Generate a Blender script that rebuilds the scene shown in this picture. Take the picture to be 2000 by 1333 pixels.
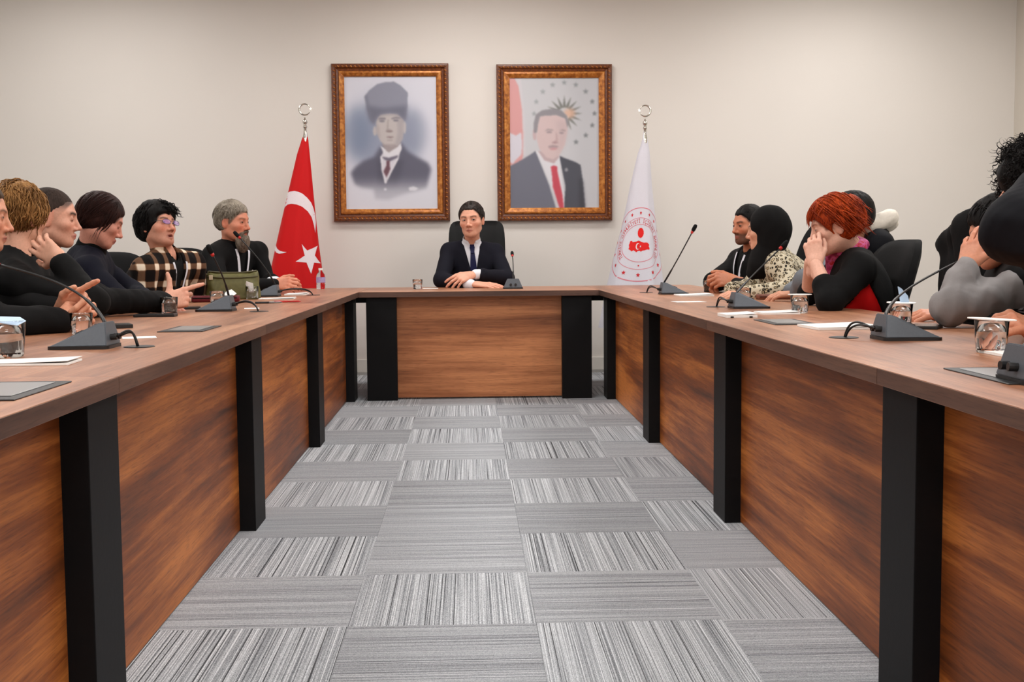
import bpy, bmesh, math, random
import numpy as np
from mathutils import Vector, Matrix

for o in list(bpy.data.objects): bpy.data.objects.remove(o)
SC = bpy.context.scene
COL = SC.collection
PI = math.pi

# ---------------------------------------------------------------- camera, world, exposure, ceiling lights
def make_camera():
    yaw, pit, rol = 0.03613, 0.07499, -0.00820
    fw = Vector((math.sin(yaw)*math.cos(pit), math.cos(yaw)*math.cos(pit), -math.sin(pit)))
    rt = Vector((math.cos(yaw), -math.sin(yaw), 0)); up = rt.cross(fw)
    c, s = math.cos(rol), math.sin(rol)
    r2 = rt*c + up*s; u2 = up*c - rt*s
    cam = bpy.data.cameras.new('camera'); o = bpy.data.objects.new('camera', cam); COL.objects.link(o)
    M = Matrix((r2, u2, -fw)).transposed().to_4x4(); M.translation = (0, 0, 0.984)
    o.matrix_world = M
    cam.sensor_width = 36; cam.lens = 2289.0/2000*36
    cam.clip_start = 0.05; cam.clip_end = 60
    SC.camera = o
make_camera()
w = bpy.data.worlds.new('world'); SC.world = w; w.use_nodes = True
w.node_tree.nodes['Background'].inputs[0].default_value = (1.0, 0.97, 0.94, 1)
w.node_tree.nodes['Background'].inputs[1].default_value = 0.25
SC.view_settings.view_transform = 'Standard'
try: SC.view_settings.look = 'None'
except Exception: pass
SC.view_settings.gamma = 1.0
SC.view_settings.use_curve_mapping = False
SC.view_settings.exposure = 0.0
CEIL = 3.3
LAMPS = [(x, y, 22.5*(0.88 if x < -1 else 1.18 if x > 1 else 1.0)*(1.12 if y < 3 else 1.0)) for y in (-0.6, 1.8, 4.2, 6.6, 8.5) for x in (-2.9, 0.05, 3.0)]
for i, (x, y, e) in enumerate(LAMPS):
    L = bpy.data.lights.new('ceiling_panel_light', 'AREA'); L.shape = 'RECTANGLE'; L.size = 1.15; L.size_y = 0.55
    L.energy = e; L.color = (1.0, 0.985, 0.965)
    o = bpy.data.objects.new('ceiling_panel_light', L); COL.objects.link(o); o.location = (x, y, CEIL-0.05)

# ---------------------------------------------------------------- helpers
def lin(c):
    """sRGB 0-255 to linear"""
    r = []
    for v in c:
        v = v/255.0
        r.append(v/12.92 if v <= 0.04045 else ((v+0.055)/1.055)**2.4)
    return r
def lin_np(a):
    a = np.asarray(a, float)/255.0
    return np.where(a <= 0.04045, a/12.92, ((a+0.055)/1.055)**2.4)

class NT:
    def __init__(s, name):
        s.m = bpy.data.materials.new(name); s.m.use_nodes = True
        s.t = s.m.node_tree; s.b = s.t.nodes['Principled BSDF']
    def n(s, typ, **kw):
        nd = s.t.nodes.new(typ)
        for k, v in kw.items():
            if k in nd.inputs.keys() if hasattr(nd.inputs, 'keys') else False: nd.inputs[k].default_value = v
            else: setattr(nd, k, v)
        return nd
    def l(s, a, b): s.t.links.new(a, b)
    def ramp(s, src, stops):
        r = s.t.nodes.new('ShaderNodeValToRGB'); e = r.color_ramp.elements
        while len(e) < len(stops): e.new(0.5)
        for el, (p, c) in zip(e, stops): el.position = p; el.color = (*c, 1) if len(c) == 3 else c
        s.l(src, r.inputs[0]); return r.outputs[0]
    def coords(s, scale=(1, 1, 1), kind='Object', rot=(0, 0, 0), loc=(0, 0, 0)):
        tc = s.t.nodes.new('ShaderNodeTexCoord'); mp = s.t.nodes.new('ShaderNodeMapping')
        mp.inputs['Scale'].default_value = scale; mp.inputs['Rotation'].default_value = rot; mp.inputs['Location'].default_value = loc
        s.l(tc.outputs[kind], mp.inputs[0]); return mp.outputs[0]
    def noise(s, vec, scale, detail=4, rough=0.55, dist=0.0):
        nd = s.t.nodes.new('ShaderNodeTexNoise'); nd.inputs['Scale'].default_value = scale
        nd.inputs['Detail'].default_value = detail; nd.inputs['Roughness'].default_value = rough; nd.inputs['Distortion'].default_value = dist
        if vec is not None: s.l(vec, nd.inputs['Vector'])
        return nd.outputs[0]
    def mix(s, a, b, f, mode='MIX'):
        nd = s.t.nodes.new('ShaderNodeMix'); nd.data_type = 'RGBA'; nd.blend_type = mode
        for i, v in ((6, a), (7, b)):
            if isinstance(v, (tuple, list)): nd.inputs[i].default_value = (*v, 1) if len(v) == 3 else v
            else: s.l(v, nd.inputs[i])
        if isinstance(f, (int, float)): nd.inputs[0].default_value = f
        else: s.l(f, nd.inputs[0])
        return nd.outputs[2]
    def math(s, op, a, b=0.0):
        nd = s.t.nodes.new('ShaderNodeMath'); nd.operation = op
        for i, v in ((0, a), (1, b)):
            if isinstance(v, (int, float)): nd.inputs[i].default_value = v
            else: s.l(v, nd.inputs[i])
        return nd.outputs[0]
    def bump(s, h, strength=0.2, dist=0.01):
        nd = s.t.nodes.new('ShaderNodeBump'); nd.inputs['Strength'].default_value = strength; nd.inputs['Distance'].default_value = dist
        s.l(h, nd.inputs['Height']); s.l(nd.outputs[0], s.b.inputs['Normal'])
    def col(s, c):
        if isinstance(c, (tuple, list)): s.b.inputs['Base Color'].default_value = (*c, 1) if len(c) == 3 else c
        else: s.l(c, s.b.inputs['Base Color'])
    def set(s, **kw):
        for k, v in kw.items(): s.b.inputs[k.replace('_', ' ')].default_value = v

MATS = {}
def mat(name, rgb, rough=0.5, metallic=0.0, spec=0.5, nscale=0, namt=0.12, bump=0.0, coat=0.0):
    """plain painted / plastic / cloth surface with a faint procedural mottling"""
    if name in MATS: return MATS[name]
    k = NT(name); c = lin(rgb)
    k.set(Roughness=rough, Metallic=metallic)
    k.b.inputs['Specular IOR Level'].default_value = spec
    if coat: k.b.inputs['Coat Weight'].default_value = coat
    if nscale:
        v = k.noise(k.coords(), nscale, 4)
        k.col(k.ramp(v, [(0.25, [x*(1-namt) for x in c]), (0.75, [min(1, x*(1+namt)) for x in c])]))
        if bump: k.bump(v, bump, 0.004)
    else: k.col(c)
    MATS[name] = k.m; return k.m

def mesh_obj(name, verts, faces, m=None, parent=None, smooth=False, loc=(0, 0, 0), link=True):
    me = bpy.data.meshes.new(name)
    if isinstance(verts, np.ndarray) and isinstance(faces, np.ndarray) and len(faces):
        nv, nf, k = len(verts), len(faces), faces.shape[1]
        me.vertices.add(nv); me.vertices.foreach_set('co', np.ascontiguousarray(verts, np.float32).ravel())
        me.loops.add(nf*k); me.loops.foreach_set('vertex_index', np.ascontiguousarray(faces, np.int32).ravel())
        me.polygons.add(nf); me.polygons.foreach_set('loop_start', np.arange(nf, dtype=np.int32)*k)
        if smooth: me.polygons.foreach_set('use_smooth', np.ones(nf, bool))
        me.update(calc_edges=True); me.validate()
    else:
        me.from_pydata([tuple(v) for v in verts], [], [tuple(f) for f in faces]); me.update()
        if smooth:
            for p in me.polygons: p.use_smooth = True
    if m: me.materials.append(m)
    o = bpy.data.objects.new(name, me)
    if link: COL.objects.link(o)
    o.location = loc
    if parent: o.parent = parent
    return o

def tag(o, label=None, cat=None, group=None, kind=None):
    if label: o['label'] = label
    if cat: o['category'] = cat
    if group: o['group'] = group
    if kind: o['kind'] = kind
    return o
def empty(name, loc=(0, 0, 0), rz=0.0):
    o = bpy.data.objects.new(name, None); COL.objects.link(o); o.location = loc; o.rotation_euler = (0, 0, rz)
    o.empty_display_size = 0.05
    return o
def copy_tree(o, parent=None):
    c = o.copy(); COL.objects.link(c)
    if parent: c.parent = parent
    for ch in list(o.children): copy_tree(ch, c)
    return c

class MB:
    """collects simple shapes, then links them as ONE mesh object"""
    def __init__(s): s.bm = bmesh.new()
    def box(s, x0, x1, y0, y1, z0, z1, bev=0.0, seg=2, M=None):
        b = bmesh.new(); bmesh.ops.create_cube(b, size=1)
        for v in b.verts:
            v.co = Vector(((x0+x1)/2+v.co.x*(x1-x0), (y0+y1)/2+v.co.y*(y1-y0), (z0+z1)/2+v.co.z*(z1-z0)))
        if bev: bmesh.ops.bevel(b, geom=b.edges[:], offset=bev, segments=seg, affect='EDGES', profile=0.7)
        s.add(b, M); return s
    def add(s, b, M=None):
        me = bpy.data.meshes.new('tmp'); 
        if M is not None: b.transform(M)
        b.to_mesh(me); b.free(); s.bm.from_mesh(me); bpy.data.meshes.remove(me)
    def pyd(s, verts, faces, M=None):
        b = bmesh.new(); vs = [b.verts.new(v) for v in verts]
        for f in faces:
            try: b.faces.new([vs[i] for i in f])
            except ValueError: pass
        bmesh.ops.recalc_face_normals(b, faces=b.faces[:])
        s.add(b, M); return s
    def tube(s, pts, rad, n=10, cap=True):
        pts = [Vector(p) for p in pts]
        rr = rad if isinstance(rad, (list, tuple)) else [rad]*len(pts)
        verts, faces = [], []
        t0 = (pts[1]-pts[0]).normalized(); a = t0.orthogonal().normalized()
        for i, p in enumerate(pts):
            t = ((pts[min(i+1, len(pts)-1)]-pts[max(i-1, 0)])).normalized()
            a = (a - t*a.dot(t)).normalized(); b = t.cross(a)
            for k in range(n):
                an = 2*PI*k/n; verts.append(p + (a*math.cos(an)+b*math.sin(an))*rr[i])
        for i in range(len(pts)-1):
            for k in range(n):
                faces.append((i*n+k, i*n+(k+1) % n, (i+1)*n+(k+1) % n, (i+1)*n+k))
        if cap: faces.append(tuple(range(n))[::-1]); faces.append(tuple((len(pts)-1)*n+k for k in range(n)))
        return s.pyd(verts, faces)
    def lathe(s, prof, n=24, M=None, closed=False):
        """prof: list of (r, z)"""
        verts, faces = [], []
        for r, z in prof:
            for k in range(n):
                an = 2*PI*k/n; verts.append((r*math.cos(an), r*math.sin(an), z))
        m = len(prof)
        for i in range(m if closed else m-1):
            j = (i+1) % m
            for k in range(n):
                faces.append((i*n+k, i*n+(k+1) % n, j*n+(k+1) % n, j*n+k))
        if not closed:
            if prof[0][0] > 1e-5: faces.append(tuple(range(n))[::-1])
            if prof[-1][0] > 1e-5: faces.append(tuple((m-1)*n+k for k in range(n)))
        b = bmesh.new(); vs = [b.verts.new(v) for v in verts]
        for f in faces:
            try: b.faces.new([vs[i] for i in f])
            except ValueError: pass
        bmesh.ops.remove_doubles(b, verts=b.verts[:], dist=1e-6)
        bmesh.ops.recalc_face_normals(b, faces=b.faces[:])
        s.add(b, M); return s
    def build(s, name, m, parent=None, smooth=False, loc=(0, 0, 0), angle=None):
        me = bpy.data.meshes.new(name); s.bm.to_mesh(me); s.bm.free()
        if m: me.materials.append(m)
        if smooth:
            for p in me.polygons: p.use_smooth = True
            if angle:
                try: me.set_sharp_from_angle(angle=angle)
                except Exception: pass
        o = bpy.data.objects.new(name, me); COL.objects.link(o); o.location = loc
        if parent: o.parent = parent
        return o
def bez(p0, p1, p2, p3, n=14):
    p0, p1, p2, p3 = map(Vector, (p0, p1, p2, p3)); r = []
    for i in range(n+1):
        t = i/n; r.append(p0*(1-t)**3+p1*3*t*(1-t)**2+p2*3*t*t*(1-t)+p3*t**3)
    return r

# ---------------------------------------------------------------- materials
def wood(name, axis, dark, mid, light, gl=1.0, rough=0.35, blot=1.0, coat=0.0, spec=0.5):
    """veneer: long grain along axis, soft light and dark bands, blotches and short dark pores"""
    k = NT(name)
    oi = k.t.nodes.new('ShaderNodeObjectInfo')
    def vec(l, a):
        v = k.coords(tuple(l if i == axis else a for i in range(3)))
        ad = k.t.nodes.new('ShaderNodeVectorMath'); ad.operation = 'ADD'; k.l(v, ad.inputs[0])
        m = k.math('MULTIPLY', oi.outputs['Random'], 37.0); c = k.t.nodes.new('ShaderNodeCombineXYZ')
        for i in range(3): k.l(m, c.inputs[i])
        k.l(c.outputs[0], ad.inputs[1]); return ad.outputs[0]
    big = k.noise(vec(0.34*gl, 4.6), 1.0, 3, 0.55, 0.7)
    med = k.noise(vec(0.9*gl, 19), 1.0, 4, 0.6, 0.35)
    fine = k.noise(vec(3.0*gl, 110), 1.0, 4, 0.65, 0.2)
    pore = k.noise(vec(14*gl, 330), 1.0, 2, 0.5)
    clou = k.noise(vec(0.8, 2.4), 1.0, 3, 0.5, 0.6)
    f = k.math('ADD', k.math('MULTIPLY', big, 0.55), k.math('MULTIPLY', med, 0.42))
    f = k.math('ADD', f, k.math('MULTIPLY', fine, 0.24))
    f = k.math('ADD', f, k.math('MULTIPLY', clou, 0.32*blot))
    f = k.math('SUBTRACT', f, 0.105+0.16*blot)
    c = k.ramp(f, [(0.34, lin(dark)), (0.50, lin(mid)), (0.66, lin(light))])
    c = k.mix(c, k.ramp(pore, [(0.33, (0.5, 0.46, 0.44)), (0.45, (1, 1, 1))]), 0.6, 'MULTIPLY')
    k.col(c); k.set(Roughness=rough); k.bump(fine, 0.05, 0.002)
    k.b.inputs['Coat Weight'].default_value = coat; k.b.inputs['Specular IOR Level'].default_value = spec
    return k.m
TOP_Y = wood('walnut_top_lengthwise', 1, (122, 76, 50), (164, 110, 80), (198, 144, 110), rough=0.33, blot=0.5)
TOP_X = wood('walnut_top_crosswise', 0, (122, 76, 50), (164, 110, 80), (198, 144, 110), rough=0.33, blot=0.5)
EDGE_Y = wood('walnut_edge_lengthwise', 1, (62, 40, 32), (92, 63, 50), (122, 88, 70), rough=0.45, blot=0.3)
EDGE_X = wood('walnut_edge_crosswise', 0, (72, 48, 40), (100, 70, 58), (126, 92, 76), rough=0.45, blot=0.3)
PAN_Y = wood('rustic_panel_lengthwise', 1, (66, 29, 8), (140, 72, 24), (206, 124, 56), gl=1.0, rough=0.48, blot=1.0)
PAN_X = wood('rustic_panel_crosswise', 0, (96, 52, 28), (160, 97, 58), (206, 136, 88), gl=1.0, rough=0.48, blot=0.7)
BLACK_STEEL = mat('black_powder_coat', (13, 13, 15), 0.55, 0, 0.18, 60, 0.1, 0.05)
DARK_PLASTIC = mat('dark_plastic', (24, 24, 26), 0.45)
BLACK_GLOSS = mat('black_gloss', (12, 12, 13), 0.2)
BLACK_FABRIC = mat('black_chair_fabric', (17, 17, 18), 0.85, 0, 0.2, 180, 0.3, 0.15)
BLACK_LEATHER = mat('black_leather', (9, 9, 10), 0.55, 0, 0.15, 90, 0.2, 0.08)
CHROME = mat('chrome', (215, 212, 205), 0.12, 1.0)
WHITE_PAPER = mat('white_paper', (246, 245, 242), 0.7, 0, 0.3, 30, 0.03)
GREY_METAL = mat('grey_mic_metal', (92, 98, 106), 0.42, 0.25, 0.5, 120, 0.06)
RED_PLASTIC = mat('red_plastic', (200, 40, 38), 0.4)

def wall_mat(name, rgb):
    k = NT(name); c = lin(rgb)
    n1 = k.noise(k.coords(), 0.7, 2); n2 = k.noise(k.coords(), 90, 3)
    k.col(k.ramp(n1, [(0.3, [x*0.97 for x in c]), (0.7, [min(1, x*1.02) for x in c])]))
    k.set(Roughness=0.7); k.b.inputs['Specular IOR Level'].default_value = 0.25
    k.bump(n2, 0.04, 0.002); return k.m
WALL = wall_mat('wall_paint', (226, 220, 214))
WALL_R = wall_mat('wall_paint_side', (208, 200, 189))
CEILM = wall_mat('ceiling_paint', (225, 222, 216))
BASEB = mat('baseboard_paint', (226, 222, 216), 0.5, 0, 0.4, 20, 0.03)

def carpet(name, dirn, dark, mid, light, contrast, dl):
    """looped pile: yarn stripes along one axis with a few dark lines and speckle"""
    k = NT(name)
    oi = k.t.nodes.new('ShaderNodeObjectInfo')
    tc = k.t.nodes.new('ShaderNodeTexCoord'); sep = k.t.nodes.new('ShaderNodeSeparateXYZ'); k.l(tc.outputs['Object'], sep.inputs[0])
    acr = sep.outputs[0] if dirn == 'y' else sep.outputs[1]
    alo = sep.outputs[1] if dirn == 'y' else sep.outputs[0]
    rnd = k.math('MULTIPLY', oi.outputs['Random'], 91.7)
    def vec(a, b):
        c = k.t.nodes.new('ShaderNodeCombineXYZ'); k.l(k.math('MULTIPLY', acr, a), c.inputs[0]); k.l(k.math('MULTIPLY', alo, b), c.inputs[1]); k.l(rnd, c.inputs[2]); return c.outputs[0]
    s1 = k.noise(vec(330, 0.8), 1.0, 2, 0.6)
    s2 = k.noise(vec(190, 0.35), 1.0, 1, 0.4)
    s3 = k.noise(vec(24, 0.4), 1.0, 2, 0.5)
    sp = k.noise(vec(520, 330), 1.0, 2, 0.6)
    f = k.math('ADD', k.math('MULTIPLY', s1, 0.85), k.math('MULTIPLY', sp, 0.75))
    f = k.math('ADD', f, k.math('MULTIPLY', s3, 0.16))
    f = k.math('SUBTRACT', f, 0.38)
    base = k.ramp(f, [(0.5-0.22/contrast, lin(dark)), (0.5, lin(mid)), (0.5+0.2/contrast, lin(light))])
    lines = k.ramp(s2, [(0.63, (1, 1, 1)), (0.675, (dl, dl, dl*1.02))])
    tone = k.ramp(oi.outputs['Random'], [(0, (0.90, 0.90, 0.90)), (1, (1.06, 1.06, 1.06))])
    c = k.mix(base, lines, 0.95, 'MULTIPLY'); c = k.mix(c, tone, 1.0, 'MULTIPLY')
    k.col(c); k.set(Roughness=0.95); k.b.inputs['Specular IOR Level'].default_value = 0.1
    k.bump(f, 0.5, 0.005); return k.m
CARP_V = carpet('carpet_stripe_lengthwise', 'y', (84, 87, 92), (168, 172, 177), (232, 235, 239), 1.0, 0.13)
CARP_H = carpet('carpet_stripe_crosswise', 'x', (100, 103, 107), (162, 165, 170), (206, 209, 213), 0.85, 0.42)
CARP_BASE = mat('carpet_far', (140, 139, 137), 0.95, 0, 0.1, 220, 0.25, 0.2)

# ---------------------------------------------------------------- room
XL, XR, YB, YF = -5.2, 4.62, 9.86, -1.6
def slab(name, *b, m): return tag(MB().box(*b).build(name, m), kind='structure')
floor = slab('floor', XL, XR, YF, YB, -0.12, -0.008, m=CARP_BASE)
slab('wall_back', XL-0.1, XR+0.1, YB, YB+0.12, -0.12, CEIL+0.1, m=WALL)
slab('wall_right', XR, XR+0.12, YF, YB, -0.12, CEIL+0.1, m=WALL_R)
slab('wall_left', XL-0.12, XL, YF, YB, -0.12, CEIL+0.1, m=WALL)
slab('wall_front', XL-0.1, XR+0.1, YF-0.12, YF, -0.12, CEIL+0.1, m=WALL)
slab('ceiling', XL, XR, YF, YB, CEIL, CEIL+0.12, m=CEILM)
def base(name, x0, x1, y0, y1):
    return tag(MB().box(x0, x1, y0, y1, -0.008, 0.10, 0.004).build(name, BASEB), kind='structure')
base('baseboard_back', XL, XR-0.012, YB-0.016, YB)
base('baseboard_right', XR-0.014, XR, YF, YB)
base('baseboard_left', XL, XL+0.014, YF, YB-0.017)

# carpet tiles, each a tile of the floor (0.5 m squares, quarter-turned)
def tile_mesh(m):
    b = MB().box(0.0002, 0.4998, 0.0002, 0.4998, -0.008, 0.0, 0.0006, 1)
    o = b.build('carpet_tile', m); return o
proto = {'v': tile_mesh(CARP_V), 'h': tile_mesh(CARP_H)}
for c in range(-3, 4):
    for r in range(-4, 13):
        x0, y0 = 0.169+0.5*(c-1), 3.052+0.5*r
        y1 = min(y0+0.5, YB-0.02)
        vert = (c+r) % 2 == 0
        if (c, r) == (0, 2): vert = False
        src = proto['v' if vert else 'h']
        o = src.copy(); COL.objects.link(o); o.location = (x0, y0, 0); o.parent = floor; o.name = 'carpet_tile'
        if y0+0.5 > YB: o.scale = (1, (YB-y0)/0.5, 1)
for p in proto.values(): bpy.data.objects.remove(p)

# ceiling light fittings
LEDM = NT('led_panel'); LEDM.b.inputs['Emission Color'].default_value = (1, 0.96, 0.91, 1); LEDM.b.inputs['Emission Strength'].default_value = 4.0; LEDM.col((0.9, 0.9, 0.9))
lf = None
for i, (x, y, e) in enumerate(LAMPS):
    if lf is None:
        lf = empty('ceiling_light', (x, y, CEIL))
        b = MB()
        b.box(-0.61, 0.61, -0.31, -0.29, -0.03, 0); b.box(-0.61, 0.61, 0.29, 0.31, -0.03, 0); b.box(-0.61, -0.59, -0.29, 0.29, -0.03, 0); b.box(0.59, 0.61, -0.29, 0.29, -0.03, 0)
        b.build('frame', BASEB, lf); MB().box(-0.59, 0.59, -0.29, 0.29, -0.02, -0.004).build('diffuser', LEDM.m, lf)
        o = lf
    else:
        o = copy_tree(lf); o.location = (x, y, CEIL)
    tag(o, 'white rectangular ceiling light panel above the meeting room', 'ceiling light', 'ceiling light panels')

# ---------------------------------------------------------------- tables
TZ = 0.733; TT = 0.036
def side_table(name, label, side, y0, y1, posts, corner=False):
    """one unit of a side run: top, edge band, front panel, posts"""
    s = -1 if side == 'L' else 1
    xe, xp, xf = (-0.735, -0.827, -0.770) if side == 'L' else (0.868, 0.975, 0.917)
    xo = xe + s*0.80
    t = empty(name, (xp, (y0+y1)/2, 0))
    def bx(x0, x1, ya, yb, z0, z1, nm, m, bev=0.0):
        ox, oy = t.location.x, t.location.y
        a, b2 = sorted((x0, x1))
        return MB().box(a-ox, b2-ox, ya-oy, yb-oy, z0, z1, bev).build(nm, m, t)
    g = 0.0012
    bx(xe+s*0.002, xo, y0+g, y1-g, TZ-TT, TZ, 'tabletop', TOP_Y, 0.0012)
    ye = y1-g if not corner else 7.812
    tag(bx(xe, xe+s*0.002, y0+g, ye, TZ-TT+0.0015, TZ-0.0015, 'edge_band', EDGE_Y), 'darker brown edge band')
    cuts = sorted(posts)
    lo = y0
    spans = []
    for p in cuts:
        if p-0.1 > lo+0.02: spans.append((lo, p-0.1))
        lo = p+0.1
    if y1 > lo+0.05 and not corner: spans.append((lo, y1))
    for a, b2 in spans: bx(xp, xp+s*0.018, a, b2, 0.004, TZ-TT-0.001, 'modesty_panel', PAN_Y, 0.001)
    for p in posts:
        tag(bx(xf, xf+s*0.115, p-0.1, p+0.1, 0.0, TZ-TT-0.0005, 'leg', BLACK_STEEL, 0.0025), 'flat black steel leg')
        bx(xo-s*0.14, xo-s*0.08, p-0.03, p+0.03, 0.0, TZ-TT-0.0005, 'leg', BLACK_STEEL, 0.002)
    bx(xp+s*0.02, xp+s*0.06, y0+0.03, y1-0.12, TZ-TT-0.05, TZ-TT-0.0005, 'rail', BLACK_STEEL)
    tag(t, label, 'table', 'conference tables joined in a U')
    return t
PO = (2.47, 4.255, 6.07, 7.90)
side_table('conference_table', 'walnut table unit of the left run nearest the camera, orange-brown front panel', 'L', 0.65, 2.47, [])
side_table('conference_table', 'walnut table unit of the left run under the flat black leg in the lower left', 'L', 2.47, 4.255, [2.47])
side_table('conference_table', 'walnut table unit of the left run in front of the person in plaid', 'L', 4.255, 6.07, [4.255])
side_table('conference_table', 'walnut corner table unit in front of the grey-bearded person by the red flag', 'L', 6.07, 8.86, [6.07, 7.90], True)
side_table('conference_table', 'walnut table unit of the right run nearest the camera, orange-brown front panel', 'R', 0.65, 2.46, [])
side_table('conference_table', 'walnut table unit of the right run in front of the person in grey', 'R', 2.46, 4.26, [2.46])
side_table('conference_table', 'walnut table unit of the right run in front of the red-haired person', 'R', 4.26, 6.06, [4.26])
side_table('conference_table', 'walnut corner table unit in front of the bearded person near the white flag', 'R', 6.06, 8.86, [6.06, 7.88], True)
t = empty('conference_table', (0.066, 7.95, 0))
def bx(x0, x1, y0, y1, z0, z1, nm, m, bev=0.0):
    return MB().box(x0-0.066, x1-0.066, y0-7.95, y1-7.95, z0, z1, bev).build(nm, m, t)
bx(-0.7335, 0.8665, 7.812, 8.86, TZ-TT, TZ, 'tabletop', TOP_X, 0.001)
tag(bx(-0.7335, 0.8665, 7.810, 7.812, TZ-TT+0.0015, TZ-0.0015, 'edge_band', EDGE_X), 'darker brown edge band')
bx(-0.497, 0.622, 7.915, 7.933, 0.012, TZ-TT-0.001, 'modesty_panel', PAN_X, 0.001)
for a, b2 in ((-0.690, -0.488), (0.622, 0.822)):
    tag(bx(a, b2, 7.850, 7.915, 0.0, TZ-TT-0.0005, 'leg', BLACK_STEEL, 0.0025), 'flat black steel leg')
    bx(a+0.06, b2-0.06, 8.66, 8.72, 0.0, TZ-TT-0.0005, 'leg', BLACK_STEEL, 0.002)
bx(-0.765, 0.912, 7.935, 7.975, TZ-TT-0.04, TZ-TT-0.0005, 'rail', BLACK_STEEL)
tag(t, 'walnut head table with black legs in front of the person in navy suit', 'table', 'conference tables joined in a U')

# ---------------------------------------------------------------- framed portraits
def frame_mat():
    k = NT('antique_brown_frame'); n = k.noise(k.coords((1, 1, 1)), 60, 4)
    k.col(k.ramp(n, [(0.3, lin((66, 28, 8))), (0.6, lin((116, 58, 20))), (0.8, lin((164, 100, 48)))])); k.set(Roughness=0.38); k.bump(n, 0.25, 0.004); return k.m
def gold_mat():
    k = NT('antique_gold_frame'); n = k.noise(k.coords((1, 1, 1)), 34, 5)
    k.col(k.ramp(n, [(0.3, lin((128, 68, 20))), (0.55, lin((186, 114, 46))), (0.8, lin((224, 162, 86)))])); k.set(Roughness=0.35, Metallic=0.25); k.bump(n, 0.2, 0.003); return k.m
FRB, FRG = frame_mat(), gold_mat()
def ring_prism(x0, x1, z0, z1, prof):
    """mitred rectangular ring; prof: list of (inset, y) swept round the rectangle (closed)"""
    verts, faces = [], []
    n = len(prof)
    for (i, y) in prof:
        verts += [(x0+i, y, z0+i), (x1-i, y, z0+i), (x1-i, y, z1-i), (x0+i, y, z1-i)]
    for a in range(n):
        b = (a+1) % n
        for k in range(4):
            k2 = (k+1) % 4
            faces.append((a*4+k, a*4+k2, b*4+k2, b*4+k))
    return verts, faces
def blur(a, s):
    """separable box blur x3 ~ gaussian"""
    r = int(round(s))
    if r < 1: r = 1 if s > 0.25 else 0
    if r < 1: return a
    for _ in range(3):
        for ax in (0, 1):
            p = [(0, 0)]*a.ndim; p[ax] = (r+1, r)
            c = np.cumsum(np.pad(a, p, mode='edge'), axis=ax)
            n = a.shape[ax]
            hi = np.take(c, range(2*r+1, 2*r+1+n), axis=ax); lo = np.take(c, range(0, n), axis=ax)
            a = (hi-lo)/(2*r+1)
    return a
class Canvas:
    """flat print: colours computed per point in picture units"""
    def __init__(s, x0, x1, y0, y1, nx, ny, bg):
        s.nx, s.ny = nx, ny
        s.X, s.Y = np.meshgrid(np.linspace(x0, x1, nx), np.linspace(y0, y1, ny))
        s.px = (x1-x0)/nx
        s.a = np.zeros((ny, nx, 3)); s.a[:] = bg
    def put(s, m, col, al=1.0, soft=0):
        m = m.astype(float)
        if soft: m = blur(m, 0.55*soft/s.px)
        m = (m*al)[..., None]; s.a = s.a*(1-m) + np.array(col, float)*m
    def poly(s, pts, col, al=1.0, soft=4):
        m = np.zeros(s.X.shape, bool); n = len(pts)
        for i in range(n):
            xa, ya = pts[i]; xb, yb = pts[(i+1) % n]
            if ya == yb: continue
            c = ((ya > s.Y) != (yb > s.Y)) & (s.X < (xb-xa)*(s.Y-ya)/(yb-ya)+xa); m ^= c
        s.put(m, col, al, soft)
    def ell(s, cx, cy, rx, ry, col, al=1.0, soft=4):
        s.put(((s.X-cx)/rx)**2+((s.Y-cy)/ry)**2 < 1, col, al, soft)
    def star(s, cx, cy, r, col, al=1.0, soft=3, n=5, q=0.42, a0=0.0):
        s.poly([(cx+(r if i % 2 == 0 else r*q)*math.sin(a0+PI*i/n), cy-(r if i % 2 == 0 else r*q)*math.cos(a0+PI*i/n)) for i in range(2*n)], col, al, soft)
PRINTM = NT('printed_portrait'); _a = PRINTM.t.nodes.new('ShaderNodeAttribute'); _a.attribute_name = 'col'; PRINTM.col(_a.outputs['Color']); PRINTM.set(Roughness=0.35)
def print_plane(cv, x0, x1, z0, z1, y, parent):
    ny, nx = cv.ny, cv.nx
    gx, gz = np.meshgrid(np.linspace(x0, x1, nx), np.linspace(z1, z0, ny))
    V = np.stack([gx.ravel(), np.full(nx*ny, y), gz.ravel()], 1)
    i = np.arange(nx*ny).reshape(ny, nx)
    F = np.stack([i[:-1, :-1].ravel(), i[1:, :-1].ravel(), i[1:, 1:].ravel(), i[:-1, 1:].ravel()], 1)
    o = mesh_obj('print', V, F, PRINTM.m, parent)
    at = o.data.color_attributes.new('col', 'FLOAT_COLOR', 'POINT')
    c = np.ones((nx*ny, 4), np.float32); c[:, :3] = lin_np(np.clip(cv.a, 0, 255)).reshape(-1, 3)
    at.data.foreach_set('color', c.ravel()); return o
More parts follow.
